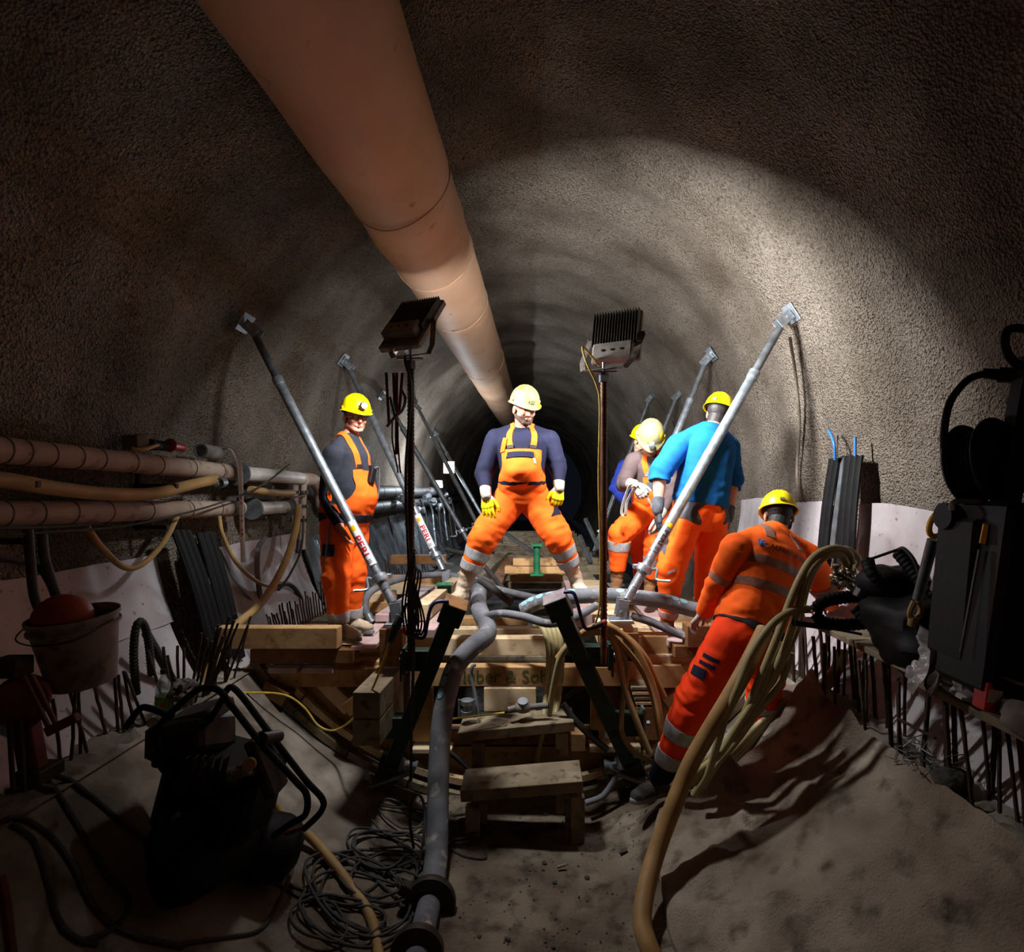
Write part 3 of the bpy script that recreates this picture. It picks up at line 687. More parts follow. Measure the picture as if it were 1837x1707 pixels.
        for _ in range(sm):
            new = {a_: (vs[a_] * 2 + sum((vs[x] for x in l), V())) / (2 + len(l)) for a_, l in nb.items()}
            for a_, p in new.items(): vs[a_] = p
        nv = [V(n[i]) for i in src]; inner = {}
        of_ = np.array([max(off + (wr and wrinkle(i, wr)), .003) for i in src])
        if wr and len(fs):
            E = np.array([(q[a_], q[(a_ + 1) % len(q)]) for q in fs for a_ in range(len(q))])
            for _ in range(3):
                sm_ = of_.copy(); ct = np.ones(len(of_)); np.add.at(sm_, E[:, 0], of_[E[:, 1]]); np.add.at(ct, E[:, 0], 1); np.add.at(sm_, E[:, 1], of_[E[:, 0]]); np.add.at(ct, E[:, 1], 1); of_ = sm_ / ct
        for k, i in enumerate(src):
            if k in nb: inner[k] = vs[k] - nv[k] * back
            vs[k] = vs[k] + nv[k] * float(of_[k])
        base_ = len(vs); idx = {}
        for k, p in inner.items(): idx[k] = len(vs); vs.append(p)
        for a_, b_ in bd: fs.append((b_, a_, idx[a_], idx[b_]))
        o = finish(name, [tuple(p) for p in vs], fs, m_, parent, True)
        if label: o['label'] = label
        return o
    H.shell, H.shell_faces = shell, shell_faces
    H.g = {}
    for g in garm:
        H.g[g[0] + str(len(H.g))] = o = shell(*g[:5], parent=None, label=g[5] if len(g) > 5 else None)
        H.last = o
    # hands
    for sd, (dd, pn, ts, curl, kind) in hands.items():
        hb = M(); w_ = J['wr' + sd]; hand_mb(hb, w_, dd, pn, ts, curl, s * (1.14 if kind else 1.0))
        hv_, hn_, hf_ = remesh(hb, .0040, 1)
        if not kind: join(hv_, hf_)
        else:
            dd = V(dd).normalized(); cuff = M(); fa = (w_ - J['el' + sd]).normalized()
            cuff.lathe([(.036, -.085), (.044, -.08), (.044, -.03), (.040, .01), (.035, .035), (.024, .045)], w_, fa, 20)
            mi = []
            if isinstance(kind, tuple):
                vd = (hv_ - np.array(w_)) @ np.array(dd)
                mi = [1 if vd[list(q)].mean() > .045 else 0 for q in hf_]
                o = finish('glove', hv_.tolist(), hf_, [K[kind[0]], K[kind[1]]], root, True, mi=mi)
            else: o = finish('glove', hv_.tolist(), hf_, K[kind], root, True)
            part('cuff', cuff, K[kind[0] if isinstance(kind, tuple) else kind], o)
            join(*(lambda r: (r[0], r[2]))(remesh(M().capsule(w_ - fa * .02, w_ + dd * .07, .022, .018), .009, 1)))
    o = finish('body', verts, faces, K['skin'], root, True); H.body = o
    return H
def boot(H, sd, m_='leather', top=.26, td=None, up=None, sole='sole', shaft=True, lace=True):
    J = H.J; A = J['ank' + sd]; td = V(td) if td else (J['toe' + sd] - A); td.z = 0; up = V(up) if up else V((0, 0, 1))
    td = (td - up * td.dot(up)).normalized(); up = up.normalized(); sdv = td.cross(up); leg = (J['knee' + sd] - A).normalized()
    mb = M(); r = Matrix((sdv, td, up)).transposed()
    if shaft: mb.lathe([(.052, -.02), (.056, .06), (.064, top - .03), (.068, top)], A, leg, 20)
    mb.capsule(A - td * .035 - up * .045, A + td * .02 - up * .04, .042, .046); mb.capsule(A - td * .0 + up * .0, A + td * .05 - up * .03, .050, .046, flat=(sdv, .95))
    mb.capsule(A + td * .03 - up * .042, A + td * .13 - up * .050, .046, .042, flat=(sdv, 1.12)); mb.ell(A + td * .155 - up * .055, (.046, .045, .034), r)
    mb.ell(A - td * .03 - up * .06, (.038, .042, .03), r)
    v, n, f = remesh(mb, .0075, 2)
    v = v + n * np.array([noise.noise(V(p) * 30) * .004 + noise.noise(V((p[0] * 9, p[1] * 9, p[2] * 45))) * .005 for p in v])[:, None]
    o = finish('boot', v.tolist(), f, K[m_], H.root, True)
    out = []
    for j in range(28):
        q = 2 * math.pi * j / 28; y = math.sin(q); x = math.cos(q)
        wd = .047 * (1.02 if y > 0 else .84) * (1 - .25 * math.exp(-((y + .15) / .25) ** 2)); out.append((x * wd, .062 + y * .145))
    mb = M().loft([[A + sdv * x * k + td * (.062 + (y - .062) * k) - up * z for x, y in out] for z, k in ((.066, 1.0), (.072, 1.05), (.092, 1.05), (.096, 1.0))])
    part('sole', mb, K[sole], o)
    if lace:
        mb = M()
        for i in range(4):
            c = A + td * (.055 + .022 * i) - up * (.0 + .012 * i) ; mb.tube([c - sdv * .028 + up * .008, c + up * .012, c + sdv * .028 + up * .008], .0035, 6)
        part('laces', mb, K['leather_b'], o)
    return o
def helmet(H, m_, tilt=0.0, back=-.01, lamp=None, s=1.0, rot=0.0, up=.004):
    hx, hy, hz = H.hx, H.hy, H.hz
    if rot: q = Matrix.Rotation(rot, 3, hz); hx, hy = q @ hx, q @ hy
    hy2 = (hy * math.cos(tilt) - hz * math.sin(tilt)).normalized(); hz2 = hx.cross(hy2).normalized()
    c = H.hc + H.hy * back + H.hz * (.045 + up)
    Q = lambda x, y, z: c + (hx * x + hy2 * y + hz2 * z) * s
    mb = M(); rows = []; n = 56
    def rad(q):
        y = math.sin(q); return .104 if False else 1.0
    for i in range(15):
        ph = math.pi / 2 * i / 14; cr = math.cos(ph); z = .118 * math.sin(ph) ** .95; row = []
        for j in range(n):
            q = 2 * math.pi * j / n; x = .106 * cr * math.cos(q); y = .128 * cr * math.sin(q)
            rg = 0
            if cr > .05:
                for rx in (-.042, -.016, .016, .042): rg += .0035 * math.exp(-((x - rx * (.6 + .4 * cr)) / .006) ** 2)
            k = 1 + (.02 if i < 2 else 0)
            row.append(Q(x * k, y * k, z + rg * min(1, ph * 2.5)))
        rows.append(row)
    # brim below the dome
    br = []
    for o_, z in ((.002, -.016), (.010, -.022), (.012, -.026), (.004, -.026), (-.004, -.018)):
        row = []
        for j in range(n):
            q = 2 * math.pi * j / n; pk = max(0, math.sin(q)) ** 3
            f = 1 if o_ > 0.001 else .3
            x = (.106 + o_ + .004) * math.cos(q); y = (.128 + o_ + .003 + pk * .034 * f) * math.sin(q)
            row.append(Q(x, y, z - pk * .014 * f + .006 * math.cos(q) ** 2))
        br.append(row)
    o = part('helmet', mb.grid(br[::-1] + rows, True), K[m_], H.root)
    mb = M(); mb.box(Q(0, .137, .012), (.034, .012, .030), Matrix((hx, hy2, hz2)).transposed(), .003); part('lamp_clip', mb, K[m_], o)
    for sg in (-1, 1): part('side_hook', M().box(Q(sg * .110, .02, .004), (.008, .026, .016), Matrix((hx, hy2, hz2)).transposed()), K[m_], o)
    mb = M(); mb.box(Q(0, -.136, .010), (.030, .010, .018), Matrix((hx, hy2, hz2)).transposed()); part('ratchet', mb, K['lamp_grey'], o)
    # inner harness band
    mb = M(); mb.grid([[Q(.095 * math.cos(2 * math.pi * j / 32), .115 * math.sin(2 * math.pi * j / 32), z) for j in range(32)] for z in (-.032, .01)], True); part('head_band', mb, K['black_p'], o)
    if lamp:
        L = part('head_lamp', M().lathe([(.018, 0), (.026, .005), (.026, .035), (.022, .036)], Q(0, .138, .028), hy2, 20), K['galv' if lamp == 'off' else 'black_p'], o)
        part('lens', M().lathe([(.021, .037), (.019, .040), (.001, .041)], Q(0, .138, .028), hy2, 20), K['glow_s'] if lamp == 'on' else K['clear'], L)
    H.Q = Q; return o
def face_bits(H, glasses=False, beard=False, hair='hair', brows='hair', hairlow=-.055):
    HP = H.HP; r = H.hrot; v = H.hv; n = H.hn
    for q in (-1, 1):
        e = part('eye', M().ell(HP(q * .031, .074, .004), (.013, .011, .008), r, 12, 8), K['eyew'], H.root)
        part('iris', M().ell(HP(q * .031, .0815, .002), (.006, .005, .006), r, 10, 6), K['eyed'], e)
        part('eyebrow', M().tube([HP(q * .048, .070, .026), HP(q * .032, .083, .031), HP(q * .014, .087, .027)], .0035, 6), K[brows], H.root)
    mb = M(); mb.tube([HP(-.024, .078, -.062), HP(-.010, .0905, -.060), HP(0, .0915, -.0615), HP(.010, .0905, -.060), HP(.024, .078, -.062)], [.002, .0045, .004, .0045, .002], 8)
    mb.tube([HP(-.020, .079, -.067), HP(0, .0915, -.071), HP(.020, .079, -.067)], [.002, .0055, .002], 8); part('lips', mb, K['lips'], H.root)
    rel = (v - np.array(H.hc)); lx, ly, lz = rel @ np.array(H.hx), rel @ np.array(H.hy), rel @ np.array(H.hz)
    fv = lambda m_: [i for i, f in enumerate(H.hf) if m_[list(f)].all()]
    m_ = (lz > hairlow) & (ly < .012) & ((np.abs(lx) < .084) | (lz > .02)) & ~((np.abs(lx) > .070) & (ly > -.035) & (lz < .018))
    H.shell_faces('hair', K[hair], fv(m_), v, n, H.hf, .006, 0, H.root, back=.002, sm=2)
    if beard:
        m_ = (lz < -.030) & (lz > -.135) & (ly > .0) & ~((np.abs(lx) < .026) & (lz > -.074) & (lz < -.053)) & ~((lz > -.045) & (np.abs(lx) < .062) & (np.abs(lx) > .024)) & ~((np.abs(lx) < .018) & (lz > -.047))
        H.shell_faces('beard', K['beard'], fv(m_), v, n, H.hf, .003, 0, H.root, back=.001, sm=2)
    if glasses:
        g = None; mb = M()
        for q in (-1, 1):
            mb.tube([HP(q * .033 + .022 * math.cos(a), .095, .001 + .015 * math.sin(a)) for a in [2 * math.pi * i / 20 for i in range(21)]], .0016, 6)
            mb.tube([HP(q * .055, .094, .004), HP(q * .075, .06, .006), HP(q * .080, .0, .004)], .0018, 6)
        mb.tube([HP(-.012, .097, .003), HP(0, .100, .005), HP(.012, .097, .003)], .0016, 6)
        g = part('glasses', mb, K['black_p'], H.root)
        for q in (-1, 1): part('lens', M().lathe([(.020, 0), (.019, .002), (.001, .003)], HP(q * .033, .094, .001), H.hy, 16), K['clear'], g)
def ribbon(H, pts, wd, off, m_, name, parent=None, th=.003, k=10, label=None, m3=None):
    pts = spline(pts, k); rows = []; q = []
    for p in pts:
        loc, nr, i, d = H.bvh.find_nearest(p); q.append((loc, nr))
    for i, (loc, nr) in enumerate(q):
        t = (q[min(i + 1, len(q) - 1)][0] - q[max(i - 1, 0)][0])
        t = t.normalized() if t.length > 1e-6 else V((0, 0, 1)); sd = t.cross(nr).normalized() * wd / 2; row = []
        top = []
        for u in (-1, -.5, 0, .5, 1):
            l2, n2, _, _ = H.bvh.find_nearest(loc + sd * u); top.append(l2 + n2 * (off + th))
        bot = [p - nr * (th + .006) for p in top[::-1]]
        rows.append(top + bot)
    o = part(name, M().loft(rows), m_, parent or H.root)
    if label: o['label'] = label
    return o
def patch(H, o_, ex, ey, w_, h_, off, m_, name, parent, n=6, th=.004):
    rows = []
    for i in range(n + 1):
        row = []
        for j in range(n + 1):
            p = V(o_) + V(ex) * w_ * (i / n - .5) + V(ey) * h_ * (j / n - .5); l2, n2, _, _ = H.bvh.find_nearest(p); row.append(l2 + n2 * (off + th))
        rows.append(row)
    mb = M().grid(rows); rim = [rows[0][j] for j in range(n + 1)] + [rows[i][n] for i in range(1, n + 1)] + [rows[n][j] for j in range(n - 1, -1, -1)] + [rows[i][0] for i in range(n - 1, 0, -1)]
    c = sum(rim, V()) / len(rim); _, nn, _, _ = H.bvh.find_nearest(c); mb.grid([rim, [p - nn * (off + .01) for p in rim]], True)
    return part(name, mb, m_, parent)
leg = lambda N, t, a, b: (np.char.startswith(N, 'shin') & (t >= a) & (t <= b))
def trousers_mask(top=.16, low=.80, bib=None):
    def f(N, t, u, v, h, p):
        m = np.char.startswith(N, 'thigh') | leg(N, t, -1, low) | ((N == 'torso') & (h < top))
        if bib: m |= bib(N, t, u, v, h)
        return m
    return f
def bib_mask(top=.70, wid=.82, backtop=.5):
    def b(N, t, u, v, h):
        w_ = wid + np.clip((.42 - h) * 1.6, 0, .6)
        return (N == 'torso') & (((v > 0) & (h < top) & (np.abs(u) < w_)) | ((v <= 0) & (h < backtop) & (np.abs(u) < w_ + .25)))
    return b
def shirt_mask(low=.10, arm=.97, nck=.35):
    def f(N, t, u, v, h, p):
        return ((N == 'torso') & (h > low)) | np.char.startswith(N, 'uarm') | np.char.startswith(N, 'trap') | (np.char.startswith(N, 'farm') & (t < arm)) | ((N == 'neck') & (t < nck))
    return f
stripe_mask = lambda a, b, sides='LR': (lambda N, t, u, v, h, p: leg(N, t, a, b) & np.isin(np.char.lower(N), ['shin' + c.lower() for c in sides]))

def J_(d, Y):
    out = {}
    for k, q in d.items(): out[k] = P(q[0], q[1], q[2] if len(q) > 2 else Y)
    return out
Z = V((0, 0, 1))
# ---- the man on the left: dark shirt, dungarees, radio
if 1:
    Y = 4.2
    J = J_(dict(head=(638, 748, 4.26), neck=(624, 783, 4.26), shL=(648, 812, 4.40), shR=(598, 816, 4.13), elL=(664, 885, 4.44), wrL=(652, 930, 4.30), elR=(588, 890, 4.18), wrR=(610, 944, 4.06),
                hipL=(632, 950, 4.34), hipR=(606, 950, 4.16), kneeL=(632, 1030, 4.28), kneeR=(604, 1032, 4.1), ankL=(632, 1108, 4.3), ankR=(608, 1120, 4.08), toeL=(672, 1122, 4.2), toeR=(650, 1138, 3.98)), Y)
    fd = V((.78, -.62, 0)).normalized()
    A = human('man in dark shirt and orange dungarees with a radio, beside the near left brace', J, V((.60, -.78, -.12)), V((.10, -.05, .99)),
        [('shirt', K['charcoal'], shirt_mask(.05, .96, .25), .006, .007),
         ('dungarees', K['orange'], trousers_mask(.16, .90, bib_mask(.62, .72, .45)), .014, .012)],
        {'R': ((.35, -.1, -.95), (.8, .4, .3), (.4, -.8, -.2), .5, None), 'L': ((.1, .0, -1), (-.8, .3, 0), (.3, -.9, -.2), .5, None)}, s=1.0, belly=.068, bulk=1.08, seed=1, chest=1.15)
    tr = A.last
    for q_ in 'LR': A.shell('reflective_band', K['reflect'], stripe_mask(.74, .97, q_), .022, .010, tr)
    A.shell('waist_band', K['charcoal'], lambda N, t, u, v, h, p: (N == 'torso') & (h > .05) & (h < .15), .026, .004, tr)
    helmet(A, 'helmet_y', .02, -.014, 'on', up=.014); face_bits(A, True, False, 'hair_grey', 'hair_grey')
    for sd in 'LR': boot(A, sd, 'leather', .12, td=(J['toe' + sd] - J['ank' + sd]))
    S, Fv = A.axes(.8); U = A.U; c = lambda u, v, h: A.pel + U * A.HT * h + A.axes(h)[0] * A.tor(h)[0] * u + A.axes(h)[1] * A.tor(h)[1] * v
    for sg in (-1, 1):
        st = ribbon(A, [c(sg * .45, 1, .60), c(sg * .5, .95, .74), c(sg * .55, .7, .88), c(sg * .5, -.1, .98), c(sg * .42, -.8, .86), c(sg * .2, -1, .5)], .040, .010, K['orange'], 'shoulder_strap', tr)
        patch(A, c(sg * .47, 1, .66), A.axes(.6)[0], U, .045, .03, .016, K['black_p'], 'strap_buckle', tr, 3)
    p = c(.1, 1.05, .56); r = part('radio', M().box(p + Fv * .035, (.055, .035, .12), Matrix((S, Fv, U)).transposed() @ Matrix.Rotation(.25, 3, 'Y'), .006), K['black_p'], A.root)
    p2 = p + Fv * .035 + U * .06 + S * .02; part('antenna', M().cyl(p2, p2 + U * .13 + S * .03, .004, .003, 8), K['black_p'], r)
    part('coiled_cable', M().tube(spline([p2, p2 + S * .06 + U * .0, c(.6, 1.2, .45), c(.5, 1.1, .3), c(.1, 1.05, .12)], 8), .007, 8), K['greycloth'], r)
    patch(A, J['hipR'].lerp(J['kneeR'], .42) - V((.02, .1, 0)), V((.8, -.6, 0)), Z, .10, .085, .018, K['charcoal'], 'pocket', tr)
    q = J['wrR'] + V((.0, -.05, -.02)); part('folding_rule', M().bar(q + V((-.05, 0, .05)), q + V((-.10, .02, -.24)), .016, .008), K['greycloth'], A.root)
# ---- the man in the middle, straddling
if 1:
    Y = 4.35
    J = J_(dict(head=(941, 733, 4.25), neck=(937, 768), shL=(985, 790), shR=(889, 788), elL=(1001, 838, 4.33), wrL=(1003, 872, 4.25), elR=(868, 850, 4.33), wrR=(872, 886, 4.2),
                hipL=(957, 893), hipR=(917, 893), kneeL=(1000, 962, 4.28), kneeR=(868, 962, 4.26), ankL=(1035, 1042, 4.38), ankR=(829, 1056, 4.30), toeL=(1052, 1060, 4.18), toeR=(808, 1080, 4.12)), Y)
    B = human('stocky man in navy shirt straddling the timbers, yellow gloves and cream helmet', J, V((.42, -.88, -.28)), V((.10, -.24, .96)),
        [('shirt', K['navy'], shirt_mask(.02, .86, .25), .006, .008),
         ('dungarees', K['orange'], trousers_mask(.17, .60, bib_mask(.66, .78, .5)), .014, .011)],
        {'R': ((.12, -.1, -1), (.3, .9, 0), (1, -.3, 0), .18, ('glove_w', 'glove_y')), 'L': ((-.12, -.15, -1), (-.3, .9, 0), (-1, -.3, 0), .65, ('glove_w', 'glove_y'))}, s=1.0, belly=.075, bulk=1.16, seed=5, chest=1.12)
    tr = B.last
    for q_ in 'LR': B.shell('reflective_band', K['reflect'], stripe_mask(.22, .40, q_), .019, .005, tr)
    for q_ in 'LR': B.shell('reflective_band', K['reflect'], stripe_mask(.46, .62, q_), .020, .009, tr)
    c = lambda u, v, h: B.pel + B.U * B.HT * h + B.axes(h)[0] * B.tor(h)[0] * u + B.axes(h)[1] * B.tor(h)[1] * v
    B.shell('waist_band', K['navy'], lambda N, t, u, v, h, p: (N == 'torso') & (h > .15) & (h < .205), .020, .003, tr)
    helmet(B, 'helmet_c', .05, -.006, up=.014); face_bits(B, False, True)
    for sd in 'LR': boot(B, sd, 'leather', .23, td=(J['toe' + sd] - J['ank' + sd]), lace=False)
    for sg in (-1, 1):
        ribbon(B, [c(sg * .42, 1, .64), c(sg * .47, .95, .74), c(sg * .55, .75, .88), c(sg * .52, .2, .97), c(sg * .42, -.8, .86), c(sg * .2, -1, .5)], .042, .010, K['orange'], 'shoulder_strap', tr)
        patch(B, c(sg * .44, 1, .69), B.axes(.6)[0], B.U, .048, .028, .016, K['black_p'], 'strap_buckle', tr, 3)
    ribbon(B, [c(-.60, .8, .80), c(-.72, .9, .72), c(-.80, .9, .62)], .034, .020, K['orange'], 'strap_end', tr)
    patch(B, c(-.05, 1, .56), B.axes(.6)[0], B.U, .19, .050, .021, K['navy'], 'pocket_flap', tr, 8)
    patch(B, c(.52, 1, .47), B.axes(.6)[0], B.U, .012, .045, .021, K['label'], 'fabric_tab', tr, 3)
    patch(B, J['hipL'].lerp(J['kneeL'], .38) + V((.09, -.06, 0)), V((1, .3, .2)), V((.3, 0, 1)), .06, .07, .02, K['navy'], 'pocket', tr)
# ---- the man bending behind with a strap
if 1:
    Y = 5.0
    J = J_(dict(head=(1166, 785, 4.72), neck=(1166, 812, 4.88), shL=(1200, 828, 4.9), shR=(1136, 826, 4.9), elL=(1206, 880, 4.8), wrL=(1184, 925, 4.68), elR=(1118, 868, 4.8), wrR=(1136, 868, 4.62),
                hipL=(1184, 915, 5.05), hipR=(1156, 915, 5.0), kneeL=(1176, 975, 4.95), kneeR=(1112, 958, 4.8), ankL=(1166, 1050, 5.05), ankR=(1106, 1040, 4.85), toeL=(1160, 1062, 4.85), toeR=(1100, 1056, 4.6)), Y)
    C = human('bent man in dusty helmet holding a white strap, left of the blue sweater', J, V((-.1, -.75, -.72)), V((.02, -.72, .68)),
        [('shirt', K['brown_shirt'], shirt_mask(.05, .88, .25), .006, .008),
         ('dungarees', K['orange'], trousers_mask(.17, .78, bib_mask(.66, .72, .5)), .014, .012)],
        {'R': ((.5, -.3, -.5), (.3, .6, -.6), (.1, -.3, .9), .95, 'glove_w'), 'L': ((-.2, -.1, -1), (-.6, .5, 0), (-.6, -.7, 0), .6, 'glove_w')}, s=1.0, belly=.03, bulk=1.05, seed=9)
    tr = C.last
    C.shell('reflective_band', K['reflect'], stripe_mask(.12, .34, 'R'), .022, .005, tr)
    C.shell('reflective_band', K['reflect'], stripe_mask(.30, .5, 'L'), .022, .005, tr)
    helmet(C, 'helmet_c', .1, .0, 'off'); face_bits(C)
    for sd in 'LR': boot(C, sd, 'leather_b', .22, td=(J['toe' + sd] - J['ank' + sd]), lace=False)
    c = lambda u, v, h: C.pel + C.U * C.HT * h + C.axes(h)[0] * C.tor(h)[0] * u + C.axes(h)[1] * C.tor(h)[1] * v
    for sg in (-1, 1):
        ribbon(C, [c(sg * .42, 1, .64), c(sg * .47, .95, .74), c(sg * .55, .75, .88), c(sg * .52, .2, .97), c(sg * .42, -.8, .86)], .044, .010, K['orange'], 'shoulder_strap', tr)
        patch(C, c(sg * .45, 1, .70), C.axes(.6)[0], C.U, .048, .03, .016, K['galv'], 'strap_buckle', tr, 3)
    patch(C, c(0, 1, .5), C.axes(.6)[0], C.U, .17, .07, .021, K['greycloth'], 'pocket_flap', tr, 6)
    a = J['wrR'] + V((.03, -.05, -.0)); b = J['wrL'] + V((-.02, -.02, -.03))
    o = empty('pull_strap', b, 'white woven strap held in the gloves of the bent man', 'strap')
    for nm, pts in (('webbing', [a + V((-.02, -.03, .0)), a + V((-.07, -.02, -.02)), a + V((-.12, 0, -.16)), a + V((-.13, .0, -.24)), a + V((-.10, .0, -.25)), a + V((-.09, -.01, -.15)), a + V((-.03, -.02, -.03))]), ('webbing', [a, a.lerp(b, .5) + V((.01, 0, .01)), b, b + V((.0, 0, -.08))])):
        rows = [[p + V((-.012, -.012, 0)), p + V((.012, .012, 0)), p + V((.010, .016, 0)), p + V((-.014, -.008, 0))] for p in spline(pts, 6)]
        part(nm, M().loft(rows), K['label'] if 0 else K['glove_w'], o)
    part('hook', M().tube(spline([b + V((0, 0, -.08)), b + V((.02, 0, -.12)), b + V((0, 0, -.15)), b + V((-.02, 0, -.13))], 6), .007, 8), K['galv_old'], o)
# ---- the man hidden behind him
if 1:
    Y = 5.75
    J = J_(dict(head=(1152, 790), neck=(1150, 824), shL=(1176, 836), shR=(1122, 838, 5.65), elL=(1185, 880), wrL=(1190, 920, 5.6), elR=(1106, 876, 5.6), wrR=(1128, 908, 5.4),
                hipL=(1164, 925), hipR=(1140, 925), kneeL=(1164, 990), kneeR=(1150, 990, 5.7), ankL=(1166, 1055), ankR=(1150, 1055), toeL=(1170, 1062, 5.5), toeR=(1142, 1064, 5.5)), Y)
    D_ = human('man in royal blue jacket and red-orange vest mostly hidden behind the bent man', J, V((.5, -.7, -.4)), V((.1, -.3, .95)),
        [('jacket', K['royal'], shirt_mask(.02, .97, .3), .012, .012),
         ('trousers', K['orange_red'], trousers_mask(.14, .85), .014, .012),
         ('vest', K['orange_red'], lambda N, t, u, v, h, p: ((N == 'torso') & (h > .14) & (h < .96) & (np.abs(u) < .85)), .024, .006)],
        {'R': ((.8, -.3, -.3), (.3, .6, -.6), (.1, -.3, .9), .5, 'glove_g'), 'L': ((0, -.1, -1), (-.6, .5, 0), (-.6, -.7, 0), .5, 'glove_g')}, s=1.0, belly=.02, bulk=1.05, seed=12)
    for q_ in 'LR': D_.shell('hem_band', K['navy'], stripe_mask(.66, .85, q_), .022, .004, D_.last)
    helmet(D_, 'helmet_y', .05, .0); face_bits(D_)
    for sd in 'LR': boot(D_, sd, 'leather_b', .2, lace=False)
# ---- the man in the blue sweater, from behind
if 1:
    Y = 4.3
    J = J_(dict(head=(1289, 742, 4.36), neck=(1275, 768, 4.32), shL=(1217, 800, 4.28), shR=(1304, 802, 4.38), elL=(1184, 850, 4.22), wrL=(1180, 912, 4.15), elR=(1314, 862, 4.40), wrR=(1306, 926, 4.32),
                hipL=(1232, 925, 4.26), hipR=(1277, 925, 4.34), kneeL=(1204, 1020, 4.2), kneeR=(1272, 1015, 4.35), ankL=(1198, 1112, 4.3), ankR=(1258, 1118, 4.42), toeL=(1190, 1122, 4.5), toeR=(1262, 1128, 4.62)), Y)
    E = human('man in bright blue sweater seen from behind, behind the near right brace', J, V((.55, .8, -.35)), V((.22, .12, .95)),
        [('trousers', K['orange'], trousers_mask(.14, .93), .014, .012),
         ('sweater', K['bluefleece'], lambda N, t, u, v, h, p: ((N == 'torso') & (h > .09)) | np.char.startswith(N, 'uarm') | np.char.startswith(N, 'trap') | (np.char.startswith(N, 'farm') & (t < np.where(np.char.endswith(N, 'L'), .22, .22))) | ((N == 'neck') & (t < .3)), .022, .012)],
        {'L': ((.05, .05, -1), (.9, .2, 0), (.2, .9, 0), .35, 'glove_g'), 'R': ((-.15, .0, -1), (-.9, .2, 0), (-.2, .9, 0), .6, 'glove_g')}, s=1.0, belly=.02, bulk=1.12, seed=15, chest=1.1)
    tr = [o for k, o in E.g.items() if k.startswith('trousers')][0]
    for q_ in 'LR': E.shell('reflective_band', K['reflect_pink'], stripe_mask(.56, .68, q_), .022, .005, tr)
    for q_ in 'LR': E.shell('reflective_band', K['reflect_pink'], stripe_mask(.77, .90, q_), .022, .006, tr)
    E.shell('hip_yoke', K['greycloth'], lambda N, t, u, v, h, p: ((N == 'torso') & (v < .2) & (h > -.11 + .28 * (1 - np.minimum(np.abs(u), 1))) & (h < .14)) | (np.char.startswith(N, 'thigh') & (t < .12) & (h > -.16) & (v < 0) & (np.abs(u) > .5)), .020, .005, tr)
    for sd, x in (('L', -.10), ('R', .085)):
        patch(E, J['hip' + sd].lerp(J['knee' + sd], .55) + V((x, -.03, 0)), V((.3, 1, 0)), V((0, 0, 1)), .10, .13, .020, K['greycloth'], 'pocket', tr)
    for sd in 'LR': ribbon(E, [J['knee' + sd] + V((-.08, -.08, -.03)), J['knee' + sd] + V((0, -.1, .0)), J['knee' + sd] + V((.08, -.08, .03))], .014, .018, K['reflect'], 'piping', tr)
    helmet(E, 'helmet_y', .12, .0); face_bits(E, hairlow=-.09)
    for sd in 'LR': boot(E, sd, 'leather_b', .12, td=(J['toe' + sd] - J['ank' + sd]))
